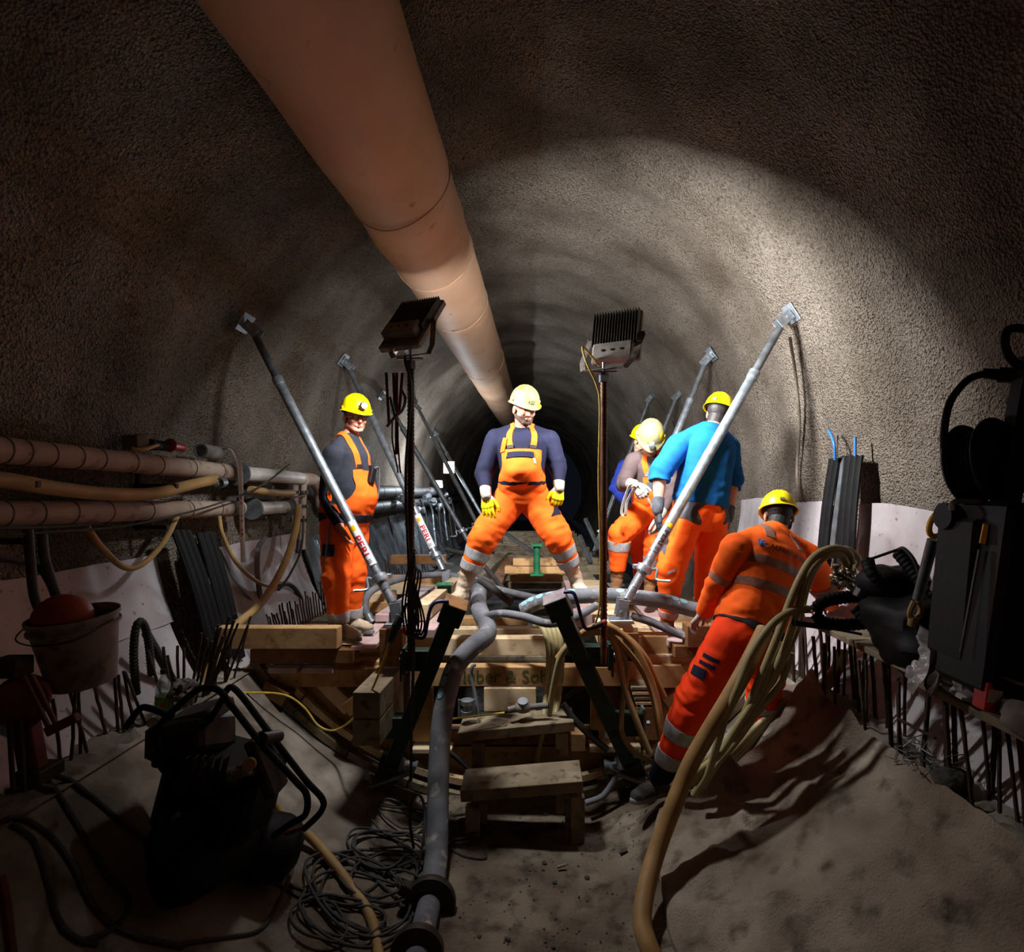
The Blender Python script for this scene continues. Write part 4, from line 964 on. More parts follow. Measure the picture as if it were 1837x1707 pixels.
# ---- the man leaning in front on the right
if 1:
    J = J_(dict(head=(1397, 925, 3.62), neck=(1385, 957, 3.50), shL=(1322, 984, 3.36), shR=(1446, 1000, 3.50), elL=(1290, 1050, 3.42), wrL=(1262, 1098, 3.62), elR=(1482, 1056, 3.66), wrR=(1490, 1084, 3.86),
                hipL=(1318, 1138, 3.28), hipR=(1376, 1146, 3.38), kneeL=(1246, 1252, 3.36), kneeR=(1372, 1230, 3.66), ankL=(1182, 1398, 3.48), ankR=(1352, 1318, 3.72), toeL=(1150, 1424, 3.42), toeR=(1350, 1335, 3.9)), 3.4)
    G = human('man in orange work jacket with dark lettering leaning forward over the hoses', J, V((.2, .9, -.35)), V((.12, .35, .9)),
        [('trousers', K['orange_red'], trousers_mask(.14, .93), .016, .013),
         ('jacket', K['orange'], shirt_mask(.03, .96, .5), .020, .013)],
        {'L': ((-.3, .5, -.6), (0, .3, -1), (.6, .5, 0), .5, 'glove_w'), 'R': ((-.1, .9, -.3), (0, -.2, -1), (-1, .3, 0), .5, 'glove_r')}, s=1.02, belly=.03, bulk=1.14, seed=21, chest=1.15)
    jk = G.last; tr = [o for k, o in G.g.items() if k.startswith('trousers')][0]
    for a, b in ((.36, .45), (.58, .67)):
        G.shell('reflective_band', K['reflect_brown'], lambda N, t, u, v, h, p: (N == 'torso') & (h > a) & (h < b), .024, .013, jk)
    for q_ in ('uarmL', 'uarmR'): G.shell('reflective_band', K['reflect_brown'], lambda N, t, u, v, h, p: (N == q_) & (t > .70) & (t < .88), .024, .012, jk)
    G.shell('dark_belt', K['charcoal'], lambda N, t, u, v, h, p: (N == 'torso') & (h > -.035) & (h < .05), .026, .008, tr)
    for q_ in 'LR': G.shell('reflective_band', K['reflect'], stripe_mask(.30, .46, q_), .024, .008, tr)
    for q_ in 'LR': G.shell('reflective_band', K['reflect'], stripe_mask(.62, .78, q_), .024, .008, tr)
    for q_ in 'LR': G.shell('dark_hem', K['navy'], stripe_mask(.78, .97, q_), .022, .012, tr)
    c = lambda u, v, h: G.pel + G.U * G.HT * h + G.axes(h)[0] * G.tor(h)[0] * u + G.axes(h)[1] * G.tor(h)[1] * v
    for sg in (-1, 1): ribbon(G, [c(sg * .5, -.8, .84), c(sg * .5, -.4, .93), c(sg * .5, .3, .93)], .05, .024, K['reflect_brown'], 'shoulder_patch', jk)
    for f in (.28, .38): ribbon(G, [J['hipL'].lerp(J['kneeL'], f) + V((-.12, -.04, -.0)), J['hipL'].lerp(J['kneeL'], f) + V((-.06, -.12, -.02))], .022, .020, K['navy'], 'pocket_trim', tr, k=6)
    patch(G, J['hipL'].lerp(J['kneeL'], .52) + V((-.11, -.06, 0)), V((.7, -.6, -.2)), V((.3, 0, .9)), .10, .06, .022, K['navy'], 'pocket', tr)
    # lettering on the back
    ex = -G.axes(.75)[0]; ey = G.U; o_ = c(0, -1.2, .765)
    JB = BVHTree.FromPolygons([tuple(v.co + ORG[jk.name]) for v in jk.data.vertices], [tuple(p.vertices) for p in jk.data.polygons])
    def onback(x, y):
        p = o_ + ex * x + ey * y; h = JB.ray_cast(p - G.front * .5, G.front)
        return (h[0] if h[0] else p) - G.front * .006
    mb = M(); text_mb(mb, 'ALFRED KUNZ', .040, lambda x, y: onback(x + .015, y - x * .03), .0010, 1.12); part('lettering', mb, K['pblack'], jk, False)
    mb = M(); text_mb(mb, 'K', .046, lambda x, y: onback(x * 1.4 - .17, y + .008), .002); part('emblem', mb, K['blue'], jk, False, 'blue K emblem')
    helmet(G, 'helmet_y', .05, .0); face_bits(G, hairlow=-.09)
    for sd in 'LR': boot(G, sd, 'shoe', .10, td=(J['toe' + sd] - J['ank' + sd]), shaft=sd == 'R')
# ================================================================ timber formwork and platform
FW = empty('formwork', (0, 4.0, .05), 'pale timber formwork of stacked beams and planks filling the invert', 'formwork')
def bx(name, x0, x1, y0, y1, Y, dep, m='wood', dz=0, par=None):      # front face by picture corners at depth Y
    a = P(x0, y1, Y); b = P(x1, y0, Y); c = (a + b) / 2 + V((0, dep / 2, 0))
    return part(name, M().box(c, (abs(b.x - a.x), dep, abs(b.z - a.z)), None, .005), K[m], par or FW, False)
def lw(name, px, Y0, Y1, top, w_, h_, m='wood_pale', px1=None):       # lengthwise timber, top at rel height
    a = PZ(px, 1100, -1) if 0 else V(((px - VX) * Y0 / F, Y0, CZ + top - h_ / 2)); x1 = a.x if px1 is None else (px1 - VX) * Y1 / F
    return part(name, M().bar(a, (x1, Y1, CZ + top - h_ / 2), w_, h_), K[m], FW, False)
# front row, left to right
bx('beam', 385, 605, 1126, 1164, 3.86, .10, 'wood')
bx('beam', 448, 634, 1165, 1190, 3.90, .14, 'wood_dark')
for a, b in ((480, 533), (541, 597)): bx('plank', a, b, 1197, 1208, 3.90, .6, 'ply_pink')
for i, x in enumerate((640, 664)): lw('plank', x, 3.93 + .05 * i, 5.4, -1.075, .085, .03, 'ply_pink', x + 75)
bx('beam', 606, 684, 1186, 1200, 4.05, .12, 'wood')
bx('beam', 636, 684, 1160, 1184, 4.35, .12, 'wood_pale')
bx('block', 680, 722, 1128, 1196, 3.80, .16, 'wood_dark')
bx('post', 722, 738, 1128, 1192, 3.9, .10, 'wood')
bx('beam', 430, 710, 1200, 1232, 3.97, .10, 'wood')
bx('beam', 424, 640, 1206, 1242, 4.08, .10, 'wood_dark')
hb = bx('beam', 738, 1120, 1196, 1231, 3.97, .10, 'wood')
bx('beam', 1120, 1262, 1193, 1234, 3.99, .10, 'wood')
mb = M(); yy = 3.97 - .002
text_mb(mb, 'luber & Sohn', .125, lambda x, y: P(915, 1214, yy) + V((x * .98, 0, y)), .001, 1.02); part('stencil_lettering', mb, K['stencil'], FW, False)
bx('beam', 738, 992, 1145, 1176, 4.30, .12, 'wood_pale')
bx('beam', 762, 972, 1128, 1143, 4.55, .12, 'wood_pale')
bx('beam', 790, 946, 1108, 1122, 4.85, .12, 'wood')
bx('plank', 742, 1010, 1176, 1190, 4.5, .15, 'wood_old')
# lengthwise timbers either side of the gap
lw('beam', 752, 3.98, 6.2, -.97, .22, .06, 'ply_pink', 850)
lw('beam', 716, 4.0, 6.0, -.90, .10, .14, 'wood_pale', 822)
lw('beam', 756, 4.2, 6.4, -.84, .10, .12, 'wood_pale', 845)
lw('beam', 690, 4.6, 6.6, -1.0, .16, .06, 'ply_pink', 790)
lw('beam', 1110, 3.86, 5.9, -.925, .26, .14, 'wood_pale', 1056)
lw('beam', 1050, 4.3, 5.9, -.93, .16, .10, 'ply_pink', 1025)
lw('plank', 1221, 4.0, 5.4, -1.06, .15, .05, 'ply_pink', 1150)
bx('block', 1076, 1146, 1135, 1166, 3.84, .25, 'wood_dark')
bx('block', 1104, 1118, 1128, 1158, 3.83, .06, 'wood_pale')
bx('post', 1140, 1200, 1141, 1185, 4.1, .14, 'wood')
bx('beam', 1148, 1232, 1142, 1158, 4.35, .12, 'wood_dark')
bx('block', 1210, 1262, 1158, 1180, 3.9, .12, 'wood_dark')
bx('block', 1233, 1275, 1122, 1162, 3.85, .14, 'wood_dark')
bx('beam', 1142, 1300, 1176, 1192, 4.05, .14, 'wood_pale')
bx('beam', 1130, 1230, 1196, 1240, 4.12, .1, 'wood')
bx('block', 655, 702, 1064, 1112, 5.2, .2, 'wood_pale')
bx('beam', 648, 700, 1080, 1098, 5.15, .2, 'wood')
bx('beam', 686, 790, 1033, 1048, 6.1, .12, 'wood')
bx('beam', 680, 790, 1049, 1066, 6.0, .12, 'wood_pale')
for i, (a, b, t) in enumerate(((905, 1015, 1016), (915, 1010, 1030), (920, 1008, 1002))): bx('beam', a, b, t, t + 13, 6.2 + .3 * (i % 2), .12, 'wood')
bx('beam', 700, 800, 996, 1012, 7.0, .12, 'wood_dark')
lw('beam', 850, 6.0, 8.6, -.92, .14, .16, 'wood_old', 905)
lw('beam', 882, 5.6, 8.6, -.96, .14, .05, 'wood_dark', 918)
lw('beam', 1060, 6.0, 8.6, -.95, .14, .14, 'wood_old', 1028)
for i in range(5): bx('beam', 830 + i * 12, 1075 - i * 9, 1046 - i * 13, 1056 - i * 14, 6.6 + i * .8, .14, 'wood_old')
for i in range(7):                                     # deck boards behind, under the two men on the right
    y = 4.55 + i * .24; part('plank', M().box(V((1.15, y, CZ - 1.16 + .012 * (i % 2))), (1.35, .2, .04)), K['wood_pale' if i % 2 else 'wood'], FW, False)
for i in range(6):
    y = 4.3 + i * .26; part('plank', M().box(V((-1.62, y, CZ - 1.17 + .012 * (i % 2))), (.9, .22, .04)), K['wood_old' if i % 2 else 'wood'], FW, False)
# posts and blocks under the front row
bx('post', 697, 733, 1205, 1325, 4.0, .05, 'wood_dark')
bx('post', 739, 776, 1233, 1330, 4.05, .05, 'wood')
bx('post', 1090, 1122, 1204, 1300, 4.03, .05, 'wood_dark')
bx('post', 1060, 1085, 1250, 1340, 4.1, .05, 'wood')
bx('block', 868, 962, 1234, 1276, 4.35, .35, 'wood_pale')
bx('block', 1024, 1050, 1316, 1348, 3.9, .2, 'wood')
bx('block', 1142, 1188, 1268, 1328, 3.85, .25, 'wood_dark')
for i in range(4): bx('plank', 1132 + i * 3, 1180 + i * 2, 1231 + i * 9, 1238 + i * 9, 3.85, .3, 'wood_pale' if i % 2 else 'wood_old')
bx('beam', 800, 1075, 1308, 1340, 4.1, .1, 'wood_dark')
bx('plank', 738, 810, 1343, 1352, 3.98, .14, 'wood_pale')
bx('plank', 1058, 1150, 1338, 1350, 3.98, .14, 'wood_pale')
# stacked pair of beams at the green arm
for t, b in ((1240, 1290), (1292, 1337)):
    a = P(657, (t + b) / 2, 3.46); part('beam', M().bar(a, a + V((.02, .62, 0)), .168, .160), K['wood_old'], FW, False)
# diagonal braces, left
part('brace', M().bar(P(570, 1212, 4.02), P(628, 1270, 3.98), .10, .05, (0, 1, 0)), K['wood_pale'], FW, False)
part('brace', M().bar(P(482, 1226, 3.98), P(522, 1250, 3.96), .10, .16, (0, 1, 0)), K['wood_dark'], FW, False)
part('block', M().bar(P(622, 1272, 3.92), P(660, 1244, 3.96), .10, .12, (0, 1, 0)), K['wood_dark'], FW, False)
part('brace', M().bar(P(1195, 1262, 4.05), P(1232, 1238, 4.02), .10, .05, (0, 1, 0)), K['wood_pale'], FW, False)
# plywood stop ends following the invert, with edge battens
def stop_end(x0, x1, top, Y, m, r=2.16, n=24):
    mb = M(); lo = []; hi = []
    for i in range(n + 1):
        x = x0 + (x1 - x0) * i / n; xr = x - CX; z = -math.sqrt(r * r - xr * xr); lo.append((x, z)); hi.append((x, max(top(x), z + .01)))
    mb.loft([[V((x, Y, CZ + z)) for x, z in lo] + [V((x, Y, CZ + z)) for x, z in hi[::-1]], [V((x, Y + .03, CZ + z)) for x, z in lo] + [V((x, Y + .03, CZ + z)) for x, z in hi[::-1]]])
    return part('stop_end_panel', mb, K[m], FW, False)
stop_end(-1.90, -1.0, lambda x: -1.25, 4.06, 'ply'); stop_end(-.98, .55, lambda x: -1.83, 4.10, 'ply'); stop_end(.57, 1.5, lambda x: -1.3, 4.06, 'ply')
def arc(t0, t1, r0, r1, Y, dep, m, k=10):
    for i in range(k):
        a = t0 + (t1 - t0) * i / k; b = t0 + (t1 - t0) * (i + .97) / k; mb = M(); rings = []
        for j in range(5):
            t = R_(a + (b - a) * j / 4); c, s = math.cos(t), math.sin(t)
            rings.append([V((CX + r0 * c, Y, CZ + r0 * s)), V((CX + r1 * c, Y, CZ + r1 * s)), V((CX + r1 * c, Y + dep, CZ + r1 * s)), V((CX + r0 * c, Y + dep, CZ + r0 * s))])
        part('arc_batten', mb.loft(rings), K[m], FW, False)
arc(212, 326, 2.055, 2.10, 3.99, .05, 'wood_pale', 9); arc(213, 325, 2.14, 2.19, 3.95, .06, 'wood_old', 9)
# ---------------------------------------------------------------- green spindle posts
def green_post(top, base, sg, label, wood_cap):
    top, base = V(top), V(base); d = (top - base).normalized(); L = (top - base).length
    o = empty('spindle_post', base, label, 'post', 'green steel posts on the formwork'); sd = V((1, 0, 0)); sd = (sd - d * sd.dot(d)).normalized(); fr = sd.cross(d)
    part('post_tube', M().bar(base, base + d * (L - .02), .10, .10, fr), K['green'], o, False)
    part('head_box', M().bar(top - d * .13, top, .145, .13, fr, .006), K['green'], o, False)
    part('head_plate', M().bar(top, top + d * .012, .15, .135, fr), K['wood_dark' if wood_cap else 'galv'], o, False)
    c = base + d * (L * .68); e = c + V((-sg * 0, 0, 0)) + V((sg * -.0, 0, 0))
    arm = V((sg, 0, 0)); p0 = c; p1 = c + arm * .17
    part('arm', M().bar(p0, p1, .09, .13), K['green'], o, False)
    a2 = part('arm_plate', M().bar(p1, p1 + arm * .02, .11, .17), K['green'], o, False)
    part('bolt', M().cyl(p1 + arm * .02, p1 + arm * .045, .016, n=6), K['galv'], a2, False)
    part('clamp_plate', M().bar(p1 + V((sg * .03, -.02, .05)), p1 + V((sg * .03, -.02, -.13)), .012, .05, (0, 1, 0)), K['steel_dark'], o, False)
    c2 = base + d * (L * .27); p1 = c2 + arm * .20
    part('arm', M().bar(c2, p1, .10, .14), K['green'], o, False)
    a2 = part('arm_plate', M().bar(p1, p1 + arm * .02, .12, .20), K['galv_old'], o, False)
    part('bolt', M().cyl(p1 + arm * .02, p1 + arm * .05, .018, n=6), K['galv'], a2, False)
    part('foot', M().bar(base - d * .06, base + d * .05, .16, .14, fr), K['steel_dark'], o, False)
    part('base_plate', M().box(base + V((sg * -.02, -.02, -.05)), (.34, .16, .02), Matrix.Rotation(sg * .35, 3, 'Y')), K['galv_old'], o, False)
    for q in (-.12, .12): part('bolt', M().cyl(base + V((q, -.04, -.05 - sg * q * .3)), base + V((q, -.04, 0 - sg * q * .3)), .018, n=6), K['galv'], o, False)
    return o, d, sd, fr, c
tL = P(818, 1082, 3.52); bL = P(700, 1375, 3.86); g1 = green_post(tL, bL, -1, 'green steel post leaning right with wood-topped head, near the grey hose', True)
tR = P(995, 1072, 3.52); bR = P(1132, 1372, 3.86); g2 = green_post(tR, bR, 1, 'green steel post leaning left with bare steel head plate', False)
def crank(o, pts, m):
    pts = [V(p) for p in pts]; h = part('crank_handle', M().tube(spline(pts, 5), .011, 10), K['bluepaint'], o)
    a, b = pts[-2], pts[-1]; part('grip', M().cyl(a.lerp(b, .2), b, .017), K['steel_dark'], h); part('grip_end', M().cyl(b, b + (b - a).normalized() * .02, .018), K['redmark'], h, label='red grip end')
crank(g1[0], [P(805, 1078, 3.46), P(782, 1080, 3.44), P(772, 1092, 3.43), P(766, 1120, 3.42), P(762, 1140, 3.42), P(752, 1144, 3.42), P(728, 1133, 3.42)], 0)
crank(g2[0], [P(1012, 1062, 3.46), P(1026, 1062, 3.44), P(1033, 1072, 3.43), P(1044, 1112, 3.42), P(1050, 1126, 3.42), P(1060, 1127, 3.42), P(1082, 1117, 3.42)], 0)
o = empty('spindle_post', P(963, 1050, 6.0), 'bright green short upright post standing among the far timbers', 'post')
part('post_tube', M().cyl(P(963, 1030, 6.0), P(963, 980, 6.0), .035), K['green_b'], o); part('head_plate', M().box(P(963, 977, 6.0), (.12, .12, .03)), K['green_b'], o, False); part('base_plate', M().box(P(963, 1030, 6.0), (.14, .14, .02)), K['green_b'], o, False)
o = empty('spindle_post', P(797, 1075, 4.9), 'small turquoise green steel jack under the second left brace', 'post')
part('post_tube', M().bar(P(797, 1066, 4.9), P(797, 1048, 4.9), .02, .12), K['green_b'], o, False); part('head_plate', M().box(P(797, 1047, 4.9), (.14, .12, .012)), K['green_b'], o, False); part('base_plate', M().box(P(795, 1068, 4.9), (.14, .12, .012)), K['green_b'], o, False)
# ---------------------------------------------------------------- galvanised push-pull braces
def brace(top, base, r, label, lab=None, side=1, low=.32, m='galv', ring=.16):
    top, base = V(top), V(base); d = (top - base); L = d.length; d.normalize()
    o = empty('brace', base, label, 'brace', 'galvanised braces between wall and platform')
    at = lambda t: base + d * L * t
    part('lower_tube', M().cyl(at(.04), at(low + .02), r * .86, n=18), K[m], o)
    part('upper_tube', M().cyl(at(low), at(.80), r, n=18), K[m], o)
    part('end_tube', M().cyl(at(.79), at(.96), r * .8, n=18), K['galv_old'] , o)
    part('collar', M().cyl(at(.775), at(.80), r * 1.15), K[m], o)
    n = 22
    rr = []; pts = []
    for i in range(n * 2 + 1): pts.append(at(.08 + (low - .10) * i / (n * 2))); rr.append(r * (.90 if i % 2 else .98))
    part('thread', M().tube(pts, rr, 16), K[m], o)
    c = at(ring); q = part('locking_nut', M().lathe([(r * 1.0, -.03), (r * 1.5, -.022), (r * 1.55, .0), (r * 1.5, .022), (r * 1.0, .03)], c, d, 20), K['galv'], o)
    u = V((side * .8, -.5, -.25)).normalized(); part('lever', M().tube(spline([c + u * r, c + u * r * 2.2 + d * .03, c + u * r * 3 - d * .04, c + u * r * 5.5 - d * .02], 5), .009, 8), K['galv'], q)
    part('lug', M().box(c - u * r * 1.6, (.05, .05, .03)), K['galv'], q, False)
    # foot and wall brackets
    w_ = V((0, 1, 0))
    for nm, e, s_, nrm in (('foot_bracket', base, 1, V((0, 0, 1))), ('wall_bracket', top, -1, V((CX - top.x, 0, CZ - top.z)).normalized())):
        mb = M()
        for k in (-1, 1): mb.bar(e + w_ * k * r * 1.15 - nrm * .03, e + w_ * k * r * 1.15 + d * s_ * .05 + nrm * .05, .012 if 0 else .075, .008, w_)
        mb.box(e - nrm * .045, (.16, .15, .012), nrm.to_track_quat('Z', 'Y').to_matrix())
        b = part(nm, mb, K[m], o, False); b['kind'] = 'thing'
        part('pin', M().cyl(e + w_ * r * 1.5 + d * s_ * .01, e - w_ * r * 1.6 + d * s_ * .01, .012), K['galv'], b)
        part('anchor_bolt', M().cyl(e - nrm * .05 + V((side * .05, -.03, 0)), e + V((side * .05, -.03, 0)) + nrm * .03, .011, n=6), K['galv_old'], b)
    if lab:
        t0, t1, m3 = lab; fr = V((0, -1, 0)); fr = (fr - d * fr.dot(d)).normalized(); sd = d.cross(fr) 
        def cy(x, y, k=1.012):   # x along the tube downwards, y around
            a = y / r; return at(t0) - d * x + (fr * math.cos(a) + sd * math.sin(a)) * r * k
        ln = (t0 - t1) * L
        rows = [[cy(ln * i / 6, (j / 10 - .5) * r * 2.4, 1.015) for j in range(11)] for i in range(7)]
        part('label', M().grid(rows), K['label' if m3 != 'pblack' else m], o)
        sgn = 1 if side < 0 else 1
        mb = M(); text_mb(mb, 'PERI', ln * .17, lambda x, y: cy(ln * .56 + x * 1.4, y, 1.04), .002, 1.05, sub=.10); part('lettering', mb, K[m3], o, False)
        part('label_mark', M().grid([[cy(ln * (.10 + .12 * i), (j / 4 - .5) * r * 1.1, 1.03) for j in range(5)] for i in range(2)]), K['labely'], o)
        mb = M()
        for i in range(3): mb.grid([[cy(ln * (.87 + .03 * i + .012 * a), (j / 4 - .5) * r * 1.0, 1.03) for j in range(5)] for a in range(2)])
        part('label_mark', mb, K['pblack'], o)['kind'] = 'stuff'
    return o
brace(P(449, 585, 4.32), P(716, 1104, 3.80), .035, 'near left galvanised brace crossing in front of the man in dark shirt', (.295, .155, 'pprint'), -1, ring=.115, low=.155)
brace(PW(622, 650, 2.38), P(803, 1040, 5.6), .038, 'second left galvanised brace, rising behind the yellow helmet with headlamp', (.27, .13, 'pprint'), 1, ring=.10, low=.13)
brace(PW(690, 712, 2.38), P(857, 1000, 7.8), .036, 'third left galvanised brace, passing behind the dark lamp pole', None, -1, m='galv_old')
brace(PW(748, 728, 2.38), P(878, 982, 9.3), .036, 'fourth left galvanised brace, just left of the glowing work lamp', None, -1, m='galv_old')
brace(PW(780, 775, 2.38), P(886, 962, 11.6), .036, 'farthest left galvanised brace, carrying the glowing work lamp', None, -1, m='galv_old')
brace(P(1410, 568, 4.32), P(1112, 1098, 3.92), .037, 'near right galvanised brace crossing in front of the blue sweater', (.29, .19, 'pblack'), 1, ring=.135, low=.19)
brace(PW(1270, 640, 2.38), P(1105, 1040, 5.7), .036, 'second right galvanised brace, its head above the blue sweater', None, 1)
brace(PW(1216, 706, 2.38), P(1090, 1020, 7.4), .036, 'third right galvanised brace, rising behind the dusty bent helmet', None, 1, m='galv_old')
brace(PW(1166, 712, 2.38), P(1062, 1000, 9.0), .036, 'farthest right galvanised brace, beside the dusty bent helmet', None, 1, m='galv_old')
# ---------------------------------------------------------------- floodlights on threaded poles
def flood(key, base, label, mpole):
    lp, ld, _ = LAMPS[key]; o = empty('floodlight', base, label, 'floodlight', 'floodlights on threaded poles')
    hz = V((0, 0, 1)); x = ld.cross(hz).normalized(); u = x.cross(ld).normalized(); rot = Matrix((x, ld, u)).transposed()
    W_, H_ = (.30, .46) if key == 'left' else (.32, .34)
    part('lamp_panel', M().box(lp + ld * .045, (W_ * .86, .006, H_ * .80), rot), K['glow'], o, False)
    hs = part('housing', M().box(lp + ld * .020, (W_, .045, H_), rot, .008), K['lamp_grey'], o, False)
    for i in range(17): part('cooling_fin', M().box(lp - ld * .022 + x * (W_ * .46 * (i / 8 - 1)) + u * .05, (.005, .045, H_ * .66), rot, .001), K['lamp_dark'], hs, False)
    part('driver_box', M().box(lp - ld * .035 - u * .12, (W_ * .80, .065, .11), rot, .008), K['lamp_grey'], o, False)
    for i in (-.6, 0, .6): part('screw', M().cyl(lp - ld * .066 + x * i * .1 - u * .12, lp - ld * .074 + x * i * .1 - u * .12, .008, n=6), K['steel_dark'], o, False)
    pt = V((base[0], base[1], lp.z - .27)); yk = M(); q = pt + V((0, 0, .03))
    a, b = lp + x * (W_ / 2 + .015), lp - x * (W_ / 2 + .015); hx = V((x.x, x.y, 0)).normalized()
    rows = []
    for p in [a, a + (q + hx * W_ * .5 - a) * .75, q + hx * W_ * .42, q, q - hx * W_ * .42, b + (q - hx * W_ * .5 - b) * .75, b]:
        rows.append(p)
    yk = M()
    for p0, p1 in zip(rows, rows[1:]): yk.bar(p0, p1, .036, .006, ld if abs((p1 - p0).normalized().z) > .5 else (0, 0, 1))
    part('yoke', yk, K['lamp_grey'], o, False)
    for p, s_ in ((a, 1), (b, -1)): part('pivot_bolt', M().cyl(p - x * .01, p + x * s_ * .015, .016, n=8), K['galv_old'], o)
    part('nut', M().cyl(pt - V((0, 0, .05)), pt + V((0, 0, .0)), .030, n=6), K['galv_old'], o, False)
    part('washer', M().box(pt + V((0, 0, .012)), (.16, .05, .008)), K['lamp_grey'], o, False)
    part('bolt', M().cyl(pt, pt + V((0, 0, .07)), .009), K['galv'], o)
    top = pt.z; n = int((top - base[2]) / .0125); pts = [V((base[0], base[1], base[2] + (top - base[2]) * i / n)) for i in range(n + 1)]
    part('threaded_pole', M().tube(pts, [.019 if i % 2 else .0235 for i in range(n + 1)], 10), K[mpole], o)
    return o, pt
fl, ptL = flood('left', tuple(P(737, 1172, 3.46)), 'left floodlight, tilted down, on a dark threaded pole with hanging clamps', 'steel_dark')
fr_, ptR = flood('right', tuple(P(1083, 1190, 3.46)), 'right floodlight seen from behind on a rusty threaded pole', 'threadbar')
part('sheet_flap', M().bar(ptL + V((-.12, .06, .06)), ptL + V((-.06, .10, .17)), .003, .08, (0, 1, 0)), K['label'], fl, False)
q = LAMPS['right'][0]
hose('lamp_cable', [q + V((-.11, -.02, -.19)), P(1046, 622, 3.5), P(1052, 650, 3.44), P(1070, 690, 3.43), P(1076, 730, 3.43), P(1074, 860, 3.43), P(1077, 980, 3.43), P(1076, 1080, 3.43), P(1068, 1120, 3.45)], .0065, 'cable_y', 'yellow cable running down the right lamp pole', 'cable', k=10, n=8)
hose('lamp_cable', [LAMPS['left'][0] + V((-.02, -.02, -.15)), ptL + V((-.03, -.02, .0)), P(737, 700, 3.43), P(728, 850, 3.43), P(733, 1000, 3.42), P(742, 1150, 3.42), P(738, 1300, 3.45), P(737, 1400, 3.5)], .009, 'cable', 'black cable hanging down the left lamp pole to the floor', 'cable', k=10, n=8)
o = empty('cable_bundle', P(735, 1140, 3.43), 'bundle of brown cables looped on the left lamp pole', 'cables')
for i in range(6):
    x = 722 + i * 5; part('cable', M().tube(spline([P(744, 985 + 6 * i, 3.42), P(x + 8, 1030, 3.40), P(x, 1080 + 4 * (i % 3), 3.40), P(x + 3, 1125, 3.41), P(x + 9, 1138, 3.42), P(x + 14, 1110, 3.43), P(742, 1040, 3.43)], 8), .006, 8), K['cable'], o)
# hanging clamps
o = empty('hanging_clamps', P(712, 860, 3.45), 'red-brown leather belts and clamp hanging from the left floodlight', 'clamp')
for i, (x0, x1, ye) in enumerate(((693, 698, 760), (706, 709, 750), (712, 711, 815), (722, 716, 740))):
    part('belt', M().bar(P(x0, 668, 3.45), P(x1, ye, 3.44), .018, .005, (0, 1, 0)), K['redpaint'], o, False)
for a, b in ((704, 712), (714, 717)): part('cord', M().tube(spline([P(a, 750, 3.44), P(a, 790, 3.44), P(b, 835, 3.44), P(b + 2, 848, 3.44)], 6), .005, 8), K['steel_dark'], o)
part('jaw', M().tube(spline([P(694, 765, 3.42), P(708, 748, 3.41), P(722, 735, 3.41), P(727, 715, 3.42), P(722, 700, 3.43)], 6), .009, 8), K['galv_old'], o)
part('jaw', M().tube(spline([P(700, 712, 3.42), P(706, 735, 3.41), P(712, 756, 3.42)], 6), .009, 8), K['galv_old'], o)
# far lamps
for p, l, rr in ((P(805, 838, 11.2), 'glowing white work lamp fixed to the farthest left brace', .10), (P(786, 868, 12.0), 'smaller white lamp glowing above the far pipes', .07), (P(1029, 1001, 14), 'tiny warm light deep in the dark tunnel', .05)):
    o = empty('work_lamp', p - V((0, 0, rr)), l, 'lamp'); part('housing', M().box(p + V((0, .05, 0)), (rr * 2.2, .06, rr * 2.4)), K['lamp_grey'], o, False)
    part('lamp_panel', M().box(p, (rr * 1.9, .03, rr * 2.1)), K['glow'] if rr > .06 else K['glow_w'], o, False)
# ---------------------------------------------------------------- step stool
o = empty('step_stool', P(940, 1520, 3.42), 'wooden two-step stool built of rough boards on the soil', 'stool')
def board(x0, y0, x1, y1, Y, th, dep, m='wood_old', nm='tread', par=o):
    a, b = P(x0, y0, Y), P(x1, y1, Y); return part(nm, M().bar(a, b, dep, th), K[m], par, False)
a = P(826, 1428, 3.40); b = P(1046, 1410, 3.40); part('tread', M().bar(a + V((0, .13, 0)), b + V((0, .13, 0)), .27, .07), K['wood_old'], o, False)
a = P(822, 1322, 3.72); b = P(1030, 1302, 3.72); part('tread', M().bar(a + V((0, .12, 0)), b + V((0, .12, 0)), .25, .065), K['wood_old'], o, False)
a = P(832, 1398, 3.78); b = P(1040, 1380, 3.78); part('rail', M().bar(a, b, .05, .07), K['wood_old'], o, False)
for x, y0, Y in ((848, 1448, 3.46), (1036, 1430, 3.46), (862, 1440, 3.62), (1026, 1425, 3.62)):
    t = P(x, y0 - 4, Y); part('leg', M().bar(t, (t.x, t.y, floor_z(t.x, t.y) - .01), .055, .085, (1, 0, 0)), K['wood_old'], o, False)
for x, y0, Y in ((858, 1330, 3.78), (1008, 1312, 3.78)):
    t = P(x, y0, Y); part('leg', M().bar(t, (t.x, t.y, floor_z(t.x, t.y) - .01), .085, .05, (0, 1, 0)), K['wood_old'], o, False)
